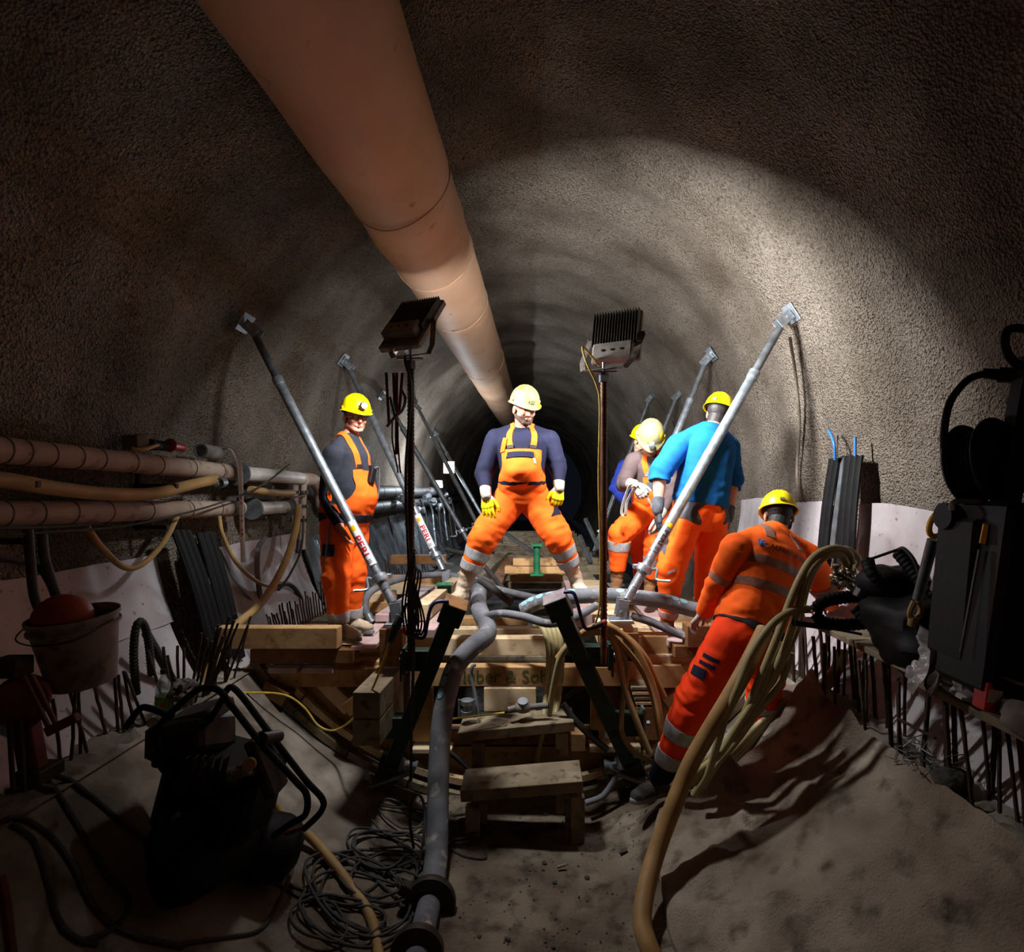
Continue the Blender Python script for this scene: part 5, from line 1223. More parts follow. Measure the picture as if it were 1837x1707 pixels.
# ---------------------------------------------------------------- big hoses
hp = [P(862, 1060, 4.75), P(858, 1078, 4.5), P(862, 1098, 4.25), P(874, 1122, 4.05), P(872, 1140, 3.85), P(845, 1162, 3.72), P(818, 1195, 3.64), P(803, 1240, 3.56), P(792, 1300, 3.50), P(787, 1380, 3.40), P(785, 1460, 3.26), P(783, 1530, 3.12), P(776, 1590, 2.95)]
o = empty('concrete_hose', hp[-1], 'thick dusty grey hose snaking from the platform down to the foreground floor', 'hose')
pp = spline(hp, 10); part('hose_body', M().tube(pp, .063, 22), K['hose_grey'], o)
part('flange', M().lathe([(.07, -.10), (.075, -.02), (.115, -.015), (.115, .02), (.06, .03)], P(862, 1056, 4.78), V((0, .9, .4)), 24), K['galv_old'], o)
part('collar', M().cyl(P(775, 1585, 2.99), P(773, 1612, 2.93), .074), K['steel_dark'], o)
part('flange', M().lathe([(.125, -.022), (.13, 0), (.125, .022)], P(772, 1618, 2.86), (P(742, 1740, 2.42) - P(770, 1622, 2.84)), 28), K['steel_dark'], o)
part('flange_ears', M().box(P(772, 1618, 2.86), (.34, .05, .06), Matrix.Rotation(.5, 3, 'Y')), K['steel_dark'], o, False)
part('pipe_end', M().cyl(P(770, 1622, 2.84), P(742, 1740, 2.42), .058, n=24), K['hose_grey'], o)
part('flange', M().lathe([(.118, -.02), (.118, .02), (.09, .03)], P(748, 1708, 2.52), (P(742, 1740, 2.42) - P(770, 1622, 2.84)), 28), K['steel_dark'], o)
def discs(o, pp, idx, up, r, rr=.018, n=16):
    for i in idx:
        p = pp[i]; t = (pp[i + 1] - pp[i - 1]).normalized(); nn = (V(up) - t * t.dot(V(up))).normalized(); s_ = t.cross(nn); rows = []
        for q in (1.0, .55, .05):
            rows.append([p + nn * math.sqrt(max((r + .002) ** 2 - (rr * q * math.sin(a)) ** 2, 1e-6)) + t * rr * q * math.cos(a) * 1.35 + s_ * rr * q * math.sin(a) for a in [2 * math.pi * k / n for k in range(n)]])
        part('round_mark', M().grid(rows, True), K['sticker'], o)
discs(o, pp, (63, 67, 71), (-.55, -.8, .2), .063, .024)
gp = [P(938, 1094, 4.28), P(965, 1080, 4.25), P(1010, 1071, 4.2), P(1070, 1068, 4.15), P(1130, 1070, 4.12), P(1190, 1078, 4.12), P(1240, 1092, 4.15), P(1300, 1100, 4.2)]
o = empty('grey_hose', gp[0], 'grey rubber hose with pale round marks lying across the platform', 'hose'); pp = spline(gp, 10)
part('hose_body', M().tube(pp, .056, 20), K['hose_grey'], o); discs(o, pp, (4, 8, 12, 16, 20, 23, 37, 41, 53, 56), (0, -.55, .83), .056, .022)
hose('grey_hose', [P(872, 1104, 4.1), P(900, 1100, 4.0), P(940, 1106, 3.9), P(985, 1118, 3.82), P(1030, 1108, 3.85), P(1070, 1086, 4.0)], .028, 'hose_grey', 'slimmer grey hose curving behind the right green post')
hose('grey_hose', [P(1132, 1104, 4.0), P(1170, 1116, 3.98), P(1215, 1136, 3.95), P(1245, 1144, 3.9)], .028, 'hose_grey', 'slim grey hose running from the right brace foot to the planks')
hose('grey_hose', [P(1030, 1085, 4.5), P(960, 1072, 4.9), P(900, 1058, 5.2), P(868, 1050, 5.3), P(842, 1042, 5.4), P(800, 1030, 5.6), P(730, 1036, 5.4), P(690, 1048, 5.1), P(662, 1064, 4.9), P(655, 1090, 4.8), P(665, 1112, 4.75)], .030, 'hose_grey', 'grey hose looping behind the braces over the left deck', ends=(1,))
hose('black_hose', [P(835, 1030, 4.9), P(870, 1045, 4.7), P(905, 1072, 4.6), P(918, 1082, 4.6)], .030, 'cable', 'dark hose crossing between the legs of the straddling man')
hose('black_hose', [P(800, 985, 6.5), P(850, 1000, 6.2), P(890, 1040, 5.8), P(915, 1078, 5.2)], .026, 'cable', 'dark hose running to the far timbers behind the boots')
# yellow hoses in the middle
Yh = [(968, 0), (979, 1), (990, 2), (1000, 3)]
for i, (x, k) in enumerate(Yh):
    hose('yellow_hose', [P(960 + 10 * i, 1122, 4.2), P(972 + 9 * i, 1124, 3.98), P(982 + 8 * i, 1150, 3.9), P(984 + 8 * i, 1185, 3.9), P(980 + 8 * i, 1240, 4.0), P(975 + 6 * i, 1300, 3.85)], .019, 'hose_y', ['yellow hose over the lettered beam, nearest the lettering', 'yellow hose over the lettered beam, second from the lettering', 'yellow hose over the lettered beam, third from the lettering', 'yellow hose over the lettered beam, closest to the green post'][i], group='yellow hoses over the lettered beam')
loops = [[(985, 1280, 3.85), (995, 1220, 3.78), (1010, 1170, 3.72), (1045, 1140, 3.7), (1085, 1135, 3.72), (1104, 1160, 3.7), (1120, 1230, 3.66), (1145, 1300, 3.62), (1165, 1350, 3.6)],
         [(1000, 1180, 3.76), (1030, 1145, 3.72), (1075, 1128, 3.72), (1120, 1140, 3.7), (1155, 1175, 3.68), (1175, 1215, 3.68), (1192, 1250, 3.68)],
         [(1020, 1150, 3.7), (1080, 1120, 3.68), (1130, 1150, 3.66), (1160, 1200, 3.64), (1180, 1260, 3.62), (1188, 1330, 3.6)],
         [(1090, 1140, 3.72), (1110, 1160, 3.74), (1125, 1200, 3.72), (1115, 1280, 3.72), (1118, 1320, 3.72), (1140, 1350, 3.68), (1170, 1366, 3.64)],
         [(1095, 1135, 3.74), (1140, 1185, 3.72), (1168, 1240, 3.7), (1180, 1300, 3.68), (1188, 1345, 3.66)]]
for i, l in enumerate(loops):
    hose('yellow_hose', [P(*q) for q in l], (.021, .020, .021, .018, .018)[i], ('hose_y', 'hose_o', 'hose_o', 'hose_y', 'hose_tan')[i], ['pale yellow hose arching behind the right green post', 'orange-tan hose ending at the leaning knee', 'outer orange-tan hose arching down beside the leaning leg', 'inner yellow hose curling low behind the right green post', 'tan hose in the arch between the post and the leaning leg'][i])
hose('yellow_hose', [P(976, 1306, 3.84), P(968, 1340, 3.82), P(962, 1372, 3.8)], .015, 'hose_y', 'thin yellow hose end passing behind the stool')
# foreground yellow hose
hose('yellow_hose', [P(1372, 1130, 3.12), P(1345, 1185, 3.02), P(1312, 1245, 2.98), P(1268, 1318, 3.0), P(1236, 1376, 3.0), P(1210, 1440, 2.96), P(1180, 1520, 2.90), P(1160, 1590, 2.78), P(1152, 1650, 2.66), P(1165, 1700, 2.56), P(1190, 1750, 2.5)], .045, 'hose_o', 'thick tan-yellow hose sweeping down the right foreground', k=10, n=20)
man = P(1508, 1040, 3.0)
B6 = [[(1528, 1010, 3.02), (1520, 990, 3.0), (1490, 984, 2.98), (1455, 1005, 2.96), (1425, 1060, 2.94), (1395, 1140, 2.94), (1362, 1220, 2.98), (1330, 1290, 3.1), (1290, 1350, 3.2), (1240, 1395, 3.28), (1210, 1412, 3.32)],
      [(1518, 1012, 3.0), (1508, 996, 2.98), (1480, 998, 2.96), (1450, 1030, 2.94), (1432, 1090, 2.94), (1408, 1160, 2.96), (1374, 1236, 3.02), (1335, 1305, 3.12), (1300, 1345, 3.2), (1262, 1385, 3.26), (1228, 1412, 3.3)],
      [(1535, 1015, 3.06), (1538, 1000, 3.04), (1515, 985, 3.02), (1475, 1000, 3.0), (1448, 1050, 3.0), (1428, 1130, 3.0), (1390, 1210, 3.04), (1352, 1270, 3.1), (1318, 1320, 3.18), (1250, 1376, 3.28)],
      [(1450, 1092, 2.95), (1420, 1096, 2.92), (1385, 1120, 2.9), (1350, 1170, 2.9), (1325, 1230, 2.92), (1300, 1290, 2.98), (1288, 1330, 3.06), (1270, 1385, 3.16), (1245, 1425, 3.22)],
      [(1400, 1150, 3.0), (1380, 1200, 3.0), (1360, 1245, 3.02), (1322, 1305, 3.06), (1300, 1340, 3.1), (1280, 1362, 3.14), (1240, 1392, 3.22)],
      [(1420, 1170, 3.05), (1400, 1225, 3.06), (1360, 1275, 3.1), (1320, 1330, 3.14), (1285, 1372, 3.18), (1262, 1410, 3.22)]]
for i, l in enumerate(B6):
    hose('yellow_hose', [P(*q) for q in l], .0205 - .0008 * (i % 3), 'hose_y', ['dusty yellow hose in the right bunch, outermost arch over the valves', 'dusty yellow hose in the right bunch, inner arch over the valves', 'dusty yellow hose in the right bunch, arching on the shelf side', 'dusty yellow hose in the right bunch, leaving the black conduit end low', 'dusty yellow hose in the right bunch, nearest the leaning trousers', 'dusty yellow hose in the right bunch, nearest the starter bars'][i], group='yellow hoses bunched on the right', k=10)
for i in range(4):
    hose('yellow_hose', [P(1500 + 6 * i, 1165, 3.5), P(1496 + 5 * i, 1195, 3.5), P(1470 + 4 * i, 1225 + 4 * i, 3.55), P(1425, 1250 + 8 * i, 3.6), P(1370, 1290 + 8 * i, 3.6), P(1310, 1350 + 8 * i, 3.5), P(1235, 1412, 3.4 + .02 * i)], .017, 'hose_y', ['yellow hose trailing under the shelf, uppermost of the trailing bunch', 'yellow hose trailing under the shelf, second of the trailing bunch', 'yellow hose trailing under the shelf, third of the trailing bunch', 'yellow hose trailing under the shelf, lowest of the trailing bunch'][i], group='yellow hoses under the shelf', k=8)
# valve manifold
o = empty('valve_manifold', P(1520, 1075, 3.02), 'cluster of small metal valves where the yellow hoses end', 'valve')
random.seed(11)
for i in range(9):
    c = P(1500 + (i % 3) * 14, 1022 + (i // 3) * 13, 3.0 + .03 * (i % 2)); dd = V((random.uniform(-1, 1), random.uniform(-1, .3), random.uniform(-.5, 1))).normalized()
    b = part('valve_body', M().lathe([(.012, -.03), (.018, -.028), (.018, -.012), (.012, -.008), (.012, .01), (.020, .014), (.020, .028), (.012, .03)], c, dd, 10), K['chrome'], o)
    part('lever', M().bar(c, c + dd.orthogonal() * .045, .010, .004), K['chrome'], b, False)
# air fittings in the middle
o = empty('pneumatic_vibrator', P(838, 1280, 3.85), 'shiny metal cylinder fitting bolted on the timber behind the grey hose', 'fitting')
c = P(838, 1268, 3.85)
part('housing', M().lathe([(.035, -.06), (.045, -.055), (.045, -.02), (.032, -.015), (.032, .015), (.045, .02), (.045, .05), (.03, .055)], c, (0, 0, 1), 20), K['galv'], o)
for q in (-1, 1): part('bolt', M().cyl(c + V((q * .052, -.02, -.06)), c + V((q * .052, -.02, .06)), .008), K['galv'], o)
o = empty('hose_splitter', P(938, 1285, 3.8), 'dusty round air distributor lying behind the stool with a yellow cable', 'fitting'); c = P(938, 1268, 3.8)
part('housing', M().ell(c, (.06, .05, .04)), K['lamp_grey'], o); part('nozzle', M().cyl(c + V((.04, 0, .0)), c + V((.17, -.02, .02)), .02), K['cloth_grey'], o); part('cap', M().cyl(c, c + V((0, -.02, .05)), .035), K['galv_old'], o); part('nozzle', M().cyl(c - V((.04, 0, 0)), c + V((-.10, -.02, -.01)), .018), K['lamp_grey'], o)
hose('cable', [P(905, 1278, 3.75), P(870, 1282, 3.72), P(820, 1288, 3.68), P(770, 1296, 3.62)], .007, 'cable_y', 'thin yellow cable leading from the round distributor', 'cable', n=8)
hose('cable', [P(852, 1192, 3.9), P(847, 1196, 3.88), P(846, 1215, 3.88), P(853, 1250, 3.86), P(858, 1285, 3.84)], .012, 'hose_grey', 'grey cable hooked over the lettered beam', 'cable', n=8)
hose('cable', [P(1010, 1262, 3.8), P(1030, 1290, 3.78), P(1060, 1320, 3.76), P(1090, 1345, 3.74)], .022, 'cable', 'dark hose dropping behind the right green post', n=10)
hose('cable', [P(806, 1350, 3.7), P(822, 1362, 3.72), P(842, 1382, 3.72), P(850, 1400, 3.72)], .016, 'cable', 'dark cable beside the thick grey hose behind the stool', 'cable', n=10)
hose('cable', [P(1050, 1440, 3.7), P(1080, 1428, 3.72), P(1098, 1405, 3.74), P(1106, 1385, 3.76)], .020, 'hose_grey', 'grey cable curling at the foot of the right green post', 'cable', n=10)
hose('cable', [P(1000, 1262, 4.0), P(1030, 1240, 4.0), P(1060, 1225, 4.0)], .014, 'cable', 'dark cable behind the right green post under the beam', 'cable', n=10)
hose('cable', [P(396, 1246, 3.7), P(450, 1242, 3.75), P(510, 1246, 3.80), P(545, 1268, 3.84), P(570, 1300, 3.84), P(595, 1310, 3.82), P(620, 1300, 3.78), P(645, 1275, 3.6), P(668, 1235, 3.5), P(690, 1180, 3.45), P(700, 1140, 3.45)], .007, 'cable_y', 'thin yellow cable looping over the left formwork panel', 'cable', n=8)
o = empty('cable_connector', P(702, 1150, 3.44), 'dark cable connector hanging against the timber post below the left brace', 'connector')
part('plug', M().cyl(P(700, 1150, 3.44), P(712, 1120, 3.42), .020, .028), K['cable'], o); part('socket', M().cyl(P(712, 1120, 3.42), P(720, 1104, 3.42), .028, .018), K['steel_dark'], o); part('tail', M().tube(spline([P(720, 1104, 3.42), P(726, 1088, 3.42), P(735, 1080, 3.42)], 5), .009, 8), K['cable'], o)
# ================================================================ right side: shelf and equipment
for i, (ya, yb, dz, l) in enumerate(((2.40, 3.47, 0, 'long rough shelf plank lying on the bar tips under the black conduits'), (1.25, 2.42, -.035, 'darker shelf plank nearer the camera under the plastic bag and red box'))):
    thing('shelf_plank', M().bar((1.74, ya, CZ - .785 + dz), (1.74, yb, CZ - .785 + dz), .25, .034), K['wood_old'], l, 'plank', 'shelf planks on the starter bars', False)
S0 = CZ - .768
def conduit(pts, r, label): return hose('black_conduit', [P(*q) for q in pts], r, 'black', label, 'hose', 'black corrugated conduits on the shelf', k=8, n=14, rib=.022)
conduit([(1462, 1096, 2.95), (1480, 1078, 2.93), (1530, 1070, 2.9), (1600, 1074, 2.86), (1680, 1082, 2.8)], .034, 'black corrugated conduit along the shelf, fed by a yellow hose')
conduit([(1462, 1100, 2.95), (1480, 1116, 2.92), (1525, 1120, 2.88), (1590, 1112, 2.84), (1640, 1108, 2.8)], .032, 'black corrugated conduit looping low at the shelf edge')
conduit([(1532, 1090, 2.8), (1560, 1120, 2.75), (1590, 1150, 2.7), (1625, 1185, 2.6), (1650, 1205, 2.55)], .026, 'slim black corrugated conduit falling across the plank')
conduit([(1556, 1004, 2.75), (1566, 1030, 2.7), (1600, 1062, 2.68), (1640, 1090, 2.66)], .030, 'black corrugated conduit rising behind the heap')
conduit([(1612, 990, 2.72), (1635, 1018, 2.66), (1660, 1050, 2.6), (1690, 1075, 2.55)], .034, 'thick black corrugated conduit beside the grey tool')
def blob(c, r, m, label, cat, name, amp=.25, fr=9, seed=0, parent=None, rot=None):
    mb = M(); mb.ell(c, r, rot, 36, 24); c = V(c)
    mb.v = [tuple(c + (V(v) - c) * (1 + amp * noise.noise((V(v) - c) * fr + V((seed, 0, 0))) + amp * .4 * noise.noise((V(v) - c) * fr * 3 + V((0, seed, 0))))) for v in mb.v]
    return part(name, mb, K[m], parent) if parent else thing(name, mb, K[m], label, cat)
blob(P(1640, 1120, 2.62) + V((0, 0, -.02)), (.17, .30, .17), 'black_p', 'heap of black rubber sheets and gear piled on the shelf', 'gear', 'black_gear', .35, 6, 3)
blob(P(1600, 1040, 2.8), (.14, .14, .09), 'black', 'rounded black cover with grey side behind the valves', 'cover', 'black_cover', .3, 6, 8)
thing('grey_wedge', M().box(P(1552, 1060, 2.86), (.09, .06, .09), Matrix.Rotation(.5, 3, 'Y')), K['cloth_grey'], 'grey wedge-shaped piece leaning in front of the black cover', 'block', smooth=False)
o = empty('pry_bar', P(1460, 1128, 2.9), 'black-handled tool with blue-grey shaft lying across the plank end', 'tool')
part('handle', M().cyl(P(1424, 1117, 2.88), P(1490, 1126, 2.92), .014), K['black_p'], o); part('shaft', M().cyl(P(1490, 1126, 2.92), P(1545, 1137, 2.95), .008), K['bluepaint'], o)
o = empty('rock_drill', P(1640, 1110, 2.45), 'long grey hand tool with yellow rings leaning on the black heap', 'tool')
part('barrel', M().cyl(P(1674, 968, 2.35), P(1646, 1075, 2.42), .022, .020), K['galv_old'], o)
part('grip_ring', M().tube([P(1686, 938, 2.34) + V((math.cos(a) * .040 + math.sin(a) * .02, 0, math.sin(a) * .055)) for a in [2 * math.pi * i / 20 for i in range(21)]], .012, 8), K['labely'], o, label='worn yellow grip ring at the top')
part('chuck', M().tube(spline([P(1648, 1072, 2.42), P(1652, 1095, 2.43), P(1642, 1112, 2.43), P(1632, 1100, 2.43), P(1640, 1078, 2.42)], 5), .012, 8), K['hose_tan'], o)
part('tip', M().cyl(P(1640, 1105, 2.43), P(1636, 1122, 2.44), .022, .018), K['hose_tan'], o)
thing('grey_profile', M().bar(P(1702, 985, 2.4), P(1682, 1062, 2.45), .05, .04, (0, 1, 0)), K['galv_old'], 'short grey metal profile leaning beside the long grey tool', 'profile', smooth=False)
# the big black machine
o = empty('drilling_machine', P(1790, 1230, 2.1), 'large black machine with drum standing at the picture edge on the shelf', 'machine')
a = P(1775, 1235, 2.02); b = P(1822, 905, 2.02)
part('body', M().bar(a, b, .24, .26, (0, 1, 0), .02), K['black_p'], o, False)
part('side_panel', M().bar(P(1715, 1180, 2.10), P(1738, 930, 2.10), .10, .2, (0, 1, 0), .015), K['black'], o, False)
part('column', M().bar(P(1800, 920, 2.0), P(1850, 640, 2.0), .07, .07, (0, 1, 0), .01), K['black_p'], o, False)
part('edge_strip', M().bar(P(1757, 985, 1.98), P(1723, 1170, 1.98), .006, .010, (0, 1, 0)), K['steel_dark'], o, False)
part('warning_strip', M().bar(P(1769, 940, 1.98), P(1762, 975, 1.98), .02, .008, (0, 1, 0)), K['labely'], o, False)
part('carry_handle', M().tube(spline([P(1708, 915, 2.05), P(1712, 900, 2.05), P(1755, 900, 2.05), P(1758, 914, 2.05)], 5), .010, 8), K['galv_old'], o)
part('motor', M().cyl(P(1690, 925, 2.15), P(1775, 930, 2.15), .05), K['black'], o)
part('guard', M().bar(P(1560, 1003, 2.6), P(1612, 985, 2.55), .008, .012), K['cable'], o, False)
part('guard', M().tube(spline([P(1612, 985, 2.55), P(1622, 984, 2.5), P(1640, 1005, 2.45), P(1652, 1040, 2.42)], 5), .008, 8), K['cable'], o)
o = empty('cable_drum', P(1765, 900, 2.08), 'black cable drum with round flanges mounted above the black machine', 'drum')
c = P(1762, 832, 2.10); ax = V((.38, -.9, .12)).normalized()
part('flange', M().lathe([(.02, -.012), (.150, -.010), (.158, 0), (.150, .010), (.02, .012)], c - ax * .045, ax, 32), K['black_p'], o)
part('flange', M().lathe([(.02, -.012), (.155, -.010), (.163, 0), (.155, .010), (.02, .012)], c + ax * .055, ax, 32), K['black'], o)
mb = M(); n = 4
for i in range(5): part('cable_turn', M().tube([c + ax * (-.03 + .016 * i) + (ax.orthogonal().normalized() * math.cos(t) + ax.cross(ax.orthogonal().normalized()) * math.sin(t)) * .118 for t in [2 * math.pi * k / 32 for k in range(33)]], .009, 8), K['black'], o)
part('hub', M().cyl(c - ax * .07, c + ax * .08, .03), K['steel_dark'], o)
hose('cable', [P(1706, 862, 2.1), P(1695, 815, 2.1), P(1694, 770, 2.1), P(1705, 720, 2.1), P(1735, 682, 2.1), P(1765, 670, 2.08)], .013, 'black', 'thick black cable arching from the drum to the hose nozzle', 'cable')
o = empty('nozzle_grip', P(1800, 672, 2.05), 'black nozzle grip sticking in from the picture edge above the drum', 'nozzle')
part('barrel', M().cyl(P(1762, 669, 2.08), P(1850, 678, 2.0), .018, .026), K['black_p'], o); part('barrel', M().cyl(P(1790, 672, 2.06), P(1860, 676, 2.0), .028), K['black_p'], o)
part('grip_loop', M().tube(spline([P(1850, 665, 2.0), P(1818, 648, 2.0), P(1803, 622, 2.0), P(1808, 592, 2.0), P(1838, 590, 2.0), P(1862, 600, 2.0)], 6), .015, 10), K['black_p'], o)
# cloth, bag, red box and rag on the planks
def rag(pts, w_, m, name, label, cat, seed, th=.006):
    pts = spline([V(p) for p in pts], 6); rows = []
    for i, p in enumerate(pts):
        t = (pts[min(i + 1, len(pts) - 1)] - pts[max(i - 1, 0)]).normalized(); s_ = V((.35, .94, 0)); s_ = (s_ - t * t.dot(s_)).normalized(); nn = s_.cross(t)
        rows.append([p + s_ * w_ * (j / 12 - .5) * (1 + .25 * noise.noise(V((i * .2, seed, 0)))) + nn * (.035 * noise.noise(V((j * .5, i * .16, seed)))) for j in range(13)])
    mb = M(); k = len(rows); top = rows; bot = [[q - V((.0, .0, th)) for q in r] for r in rows]
    mb.loft([r + b_[::-1] for r, b_ in zip(top, bot)]); return thing(name, mb, K[m], label, cat)
rag([P(1650, 1135, 2.36), P(1662, 1160, 2.32), P(1656, 1190, 2.30), P(1640, 1212, 2.32), P(1632, 1225, 2.34)], .17, 'bag', 'grey_rag', 'light grey rag draped down beside the black machine', 'cloth', 2)
rag([P(1690, 1148, 2.25), P(1688, 1180, 2.22), P(1676, 1215, 2.22), P(1668, 1236, 2.24)], .09, 'cloth_grey', 'grey_rag', 'narrow grey cloth strip hanging beside the wider rag', 'cloth', 5)
blob(P(1800, 1190, 2.12) , (.17, .12, .085), 'bag', 'crumpled transparent plastic bag on the shelf above the red box', 'bag', 'plastic_bag', .55, 12, 2)
blob(P(1740, 1228, 2.16), (.09, .08, .05), 'bag', 'smaller crumpled plastic film flap left of the red box', 'bag', 'plastic_bag', .5, 16, 6)
o = empty('red_box', P(1772, 1275, 1.92), 'small red and white carton standing on the nearer shelf plank', 'carton'); a = P(1768, 1272, 1.92); b = P(1776, 1222, 1.92)
part('carton', M().bar(a, b, .055, .06, (0, 1, 0)), K['red'], o, False); part('printed_panel', M().bar(a.lerp(b, .35) + V((0, -.031, 0)), a.lerp(b, .8) + V((0, -.031, 0)), .045, .002, (0, 1, 0)), K['bag'], o, False)
blob(P(1845, 1290, 1.80), (.07, .08, .05), 'cloth_grey', 'brown-grey cloth bundle beside the red carton at the picture edge', 'cloth', 'cloth_bundle', .4, 10, 9)
hose('wire_loop', [P(1785, 1222, 1.9), P(1800, 1215, 1.88), P(1825, 1225, 1.85), P(1850, 1232, 1.8)], .006, 'rust', 'rusty wire bent across the plastic bag', 'wire', n=6)
hose('wire_loop', [P(1652, 1222, 2.3), P(1672, 1216, 2.28), P(1692, 1224, 2.25), P(1712, 1240, 2.2)], .004, 'hose_tan', 'thin pale wire lying on the plank by the rag', 'wire', n=6)
# tangle of tie wire and a stone on the right shoulder
o = empty('tie_wire', P(1640, 1370, 2.42), 'tangle of tie wire caught between the bars under the shelf', 'wire'); random.seed(5); mb = M(); c = V((1.68, 2.46, CZ - 1.19))
for i in range(26):
    p = c + V((random.uniform(-.07, .07), random.uniform(-.1, .1), random.uniform(-.02, .07))); mb.tube(spline([p, p + V((random.uniform(-.05, .05), random.uniform(-.05, .05), random.uniform(-.03, .06))), p + V((random.uniform(-.08, .08), random.uniform(-.08, .08), random.uniform(-.03, .05)))], 5), .0022, 5)
part('wire_strands', mb, K['galv_old'], o)['kind'] = 'stuff'
blob((1.72, 2.36, CZ - 1.20), (.08, .07, .055), 'rubble', 'dark broken stone lying between the bars under the shelf', 'stone', 'stone', .3, 12, 4)
thing('tie_bar', M().cyl((1.66, 2.62, CZ - 1.05), (1.72, 2.46, CZ - 1.07), .007), K['rust'], 'short steel bar tied across the upright bars under the shelf', 'bar')
# fleece over the right slope
mb = M(); rows = []; nx, ny = 80, 110
for j in range(ny + 1):
    v_ = j / ny; row = []
    for i in range(nx + 1):
        u = i / nx; x1 = 1.655; ed = 3.44 + .05 * noise.noise(V((u * 4, 3, 0))) - .10 * (1 - u) ** 2
        y = 1.2 + (ed - 1.2) * v_
        x0 = .62 + .12 * noise.noise(V((y * 2, 1, 0))) + .5 * max(0, v_ - .93) * 2 + .10 * max(0, (2.4 - y))
        x = x0 + (x1 - x0) * u; z = floor_z(min(x, 1.66), min(y, YF - .02))
        f1 = noise.noise(V((x * 3.2 - y * 1.0, y * 1.2 + x * 1.5, 8))); f2 = noise.noise(V((x * 8, y * 5, 2)))
        l = .020 + .055 * max(0, f1) + .022 * abs(f2) + .03 * max(0, 1 - 9 * abs(noise.noise(V((x * 1.1 + y * .5, y * .8 - x * .4, 4))))) + .008 * noise.noise(V((x * 22, y * 22, 1)))
        lip = math.exp(-((ed - y) / .10) ** 2) * (.06 + .20 * max(0, noise.noise(V((x * 5, 1, 5)))) + .06 * (u > .75) * (u - .75) * 4)
        l += lip + .05 * math.exp(-((ed - .38 - y + .10 * math.sin(x * 6)) / .07) ** 2) * (.3 + abs(noise.noise(V((x * 4, 7, 7)))) * 1.6)
        row.append(V((x, y, z + l)))
    rows.append(row)
bot = [V((p.x, p.y + .012, floor_z(min(p.x, 1.66), min(p.y, YF - .02)) - .0)) for p in rows[-1]]
mb.grid(rows); mb.grid([rows[-1], bot]); mb.grid([[r[0] for r in rows], [V((r[0].x - .005, r[0].y, r[0].z - .03)) for r in rows]])
thing('fleece_sheet', mb, K['fleece'], 'dirty grey fleece sheet covering the right invert slope with curled folds', 'fleece')
# ================================================================ left side
# bucket with float
c = P(150, 1222, 2.36); ax = V((-.05, -.12, 1)).normalized()
o = empty('bucket', c, 'dirty plastic bucket hanging on the bars below the pipes', 'bucket')
part('wall', M().lathe([(.001, .0), (.115, .0), (.150, .27), (.158, .272), (.158, .29), (.148, .29), (.112, .01), (.001, .01)], c, ax, 32), K['bucket'], o)
part('rim', M().lathe([(.152, .235), (.157, .238), (.157, .248), (.152, .25)], c, ax, 32, False), K['bucket'], o)
h = part('bail', M().tube(spline([c + ax * .27 + V((.16, 0, 0)), c + ax * .22 + V((.12, -.14, 0)), c + ax * .20 + V((0, -.17, -.0)), c + ax * .22 + V((-.12, -.14, 0)), c + ax * .27 - V((.16, 0, 0))], 5), .003, 6), K['steel_dark'], o)
b = c + ax * .27 + V((-.045, .0, .0)); o = empty('rubber_ball', b, 'orange-brown rubber ball lying in the dirty bucket', 'ball')
part('ball_body', M().ell(b, (.105, .105, .10)), K['ballred'], o)
# red jack at the picture edge
c = P(40, 1210, 2.15); o = empty('winch_stand', P(60, 1395, 2.15), 'faded red winch on a stand at the picture edge beside the bucket', 'winch'); part('drum_housing', M().lathe([(.03, -.06), (.085, -.05), (.09, 0), (.085, .05), (.03, .06)], P(38, 1255, 2.15), V((.6, -.8, 0)), 24), K['redpaint'], o)
part('wheel', M().tube([P(40, 1262, 2.12) + V((.075 * math.cos(a), 0, .085 * math.sin(a))) for a in [2 * math.pi * i / 24 for i in range(25)]], .012, 8), K['redpaint'], o)
part('bolt_head', M().cyl(P(44, 1200, 2.1), P(44, 1200, 2.04), .022), K['steel_dark'], o); part('top_block', M().box(P(22, 1195, 2.15), (.10, .08, .07)), K['steel_dark'], o, False)
for d_ in (0, 16): part('arm', M().bar(P(40 + d_, 1210, 2.1), P(88 + d_, 1305, 2.1), .016, .016, (0, 1, 0)), K['redpaint'], o, False)
part('cross_bar', M().bar(P(85, 1312, 2.1), P(140, 1285, 2.1), .035, .03, (0, 1, 0)), K['redpaint'], o, False)
part('post', M().bar(P(45, 1290, 2.15), P(62, 1390, 2.15), .08, .05, (0, 1, 0)), K['redpaint'], o, False); part('foot', M().box(P(70, 1385, 2.15), (.10, .12, .05)), K['steel_dark'], o, False)
for x in (16, 36): part('leg', M().bar(P(x, 1290, 2.05), P(x + 8, 1420, 2.05), .014, .014, (0, 1, 0)), K['steel_dark'], o, False)
thing('blue_cloth', M().box(P(22, 1300, 2.25), (.10, .02, .10), Matrix.Rotation(.4, 3, 'Y')), K['sticker'], 'pale blue rag behind the red winch', 'cloth')
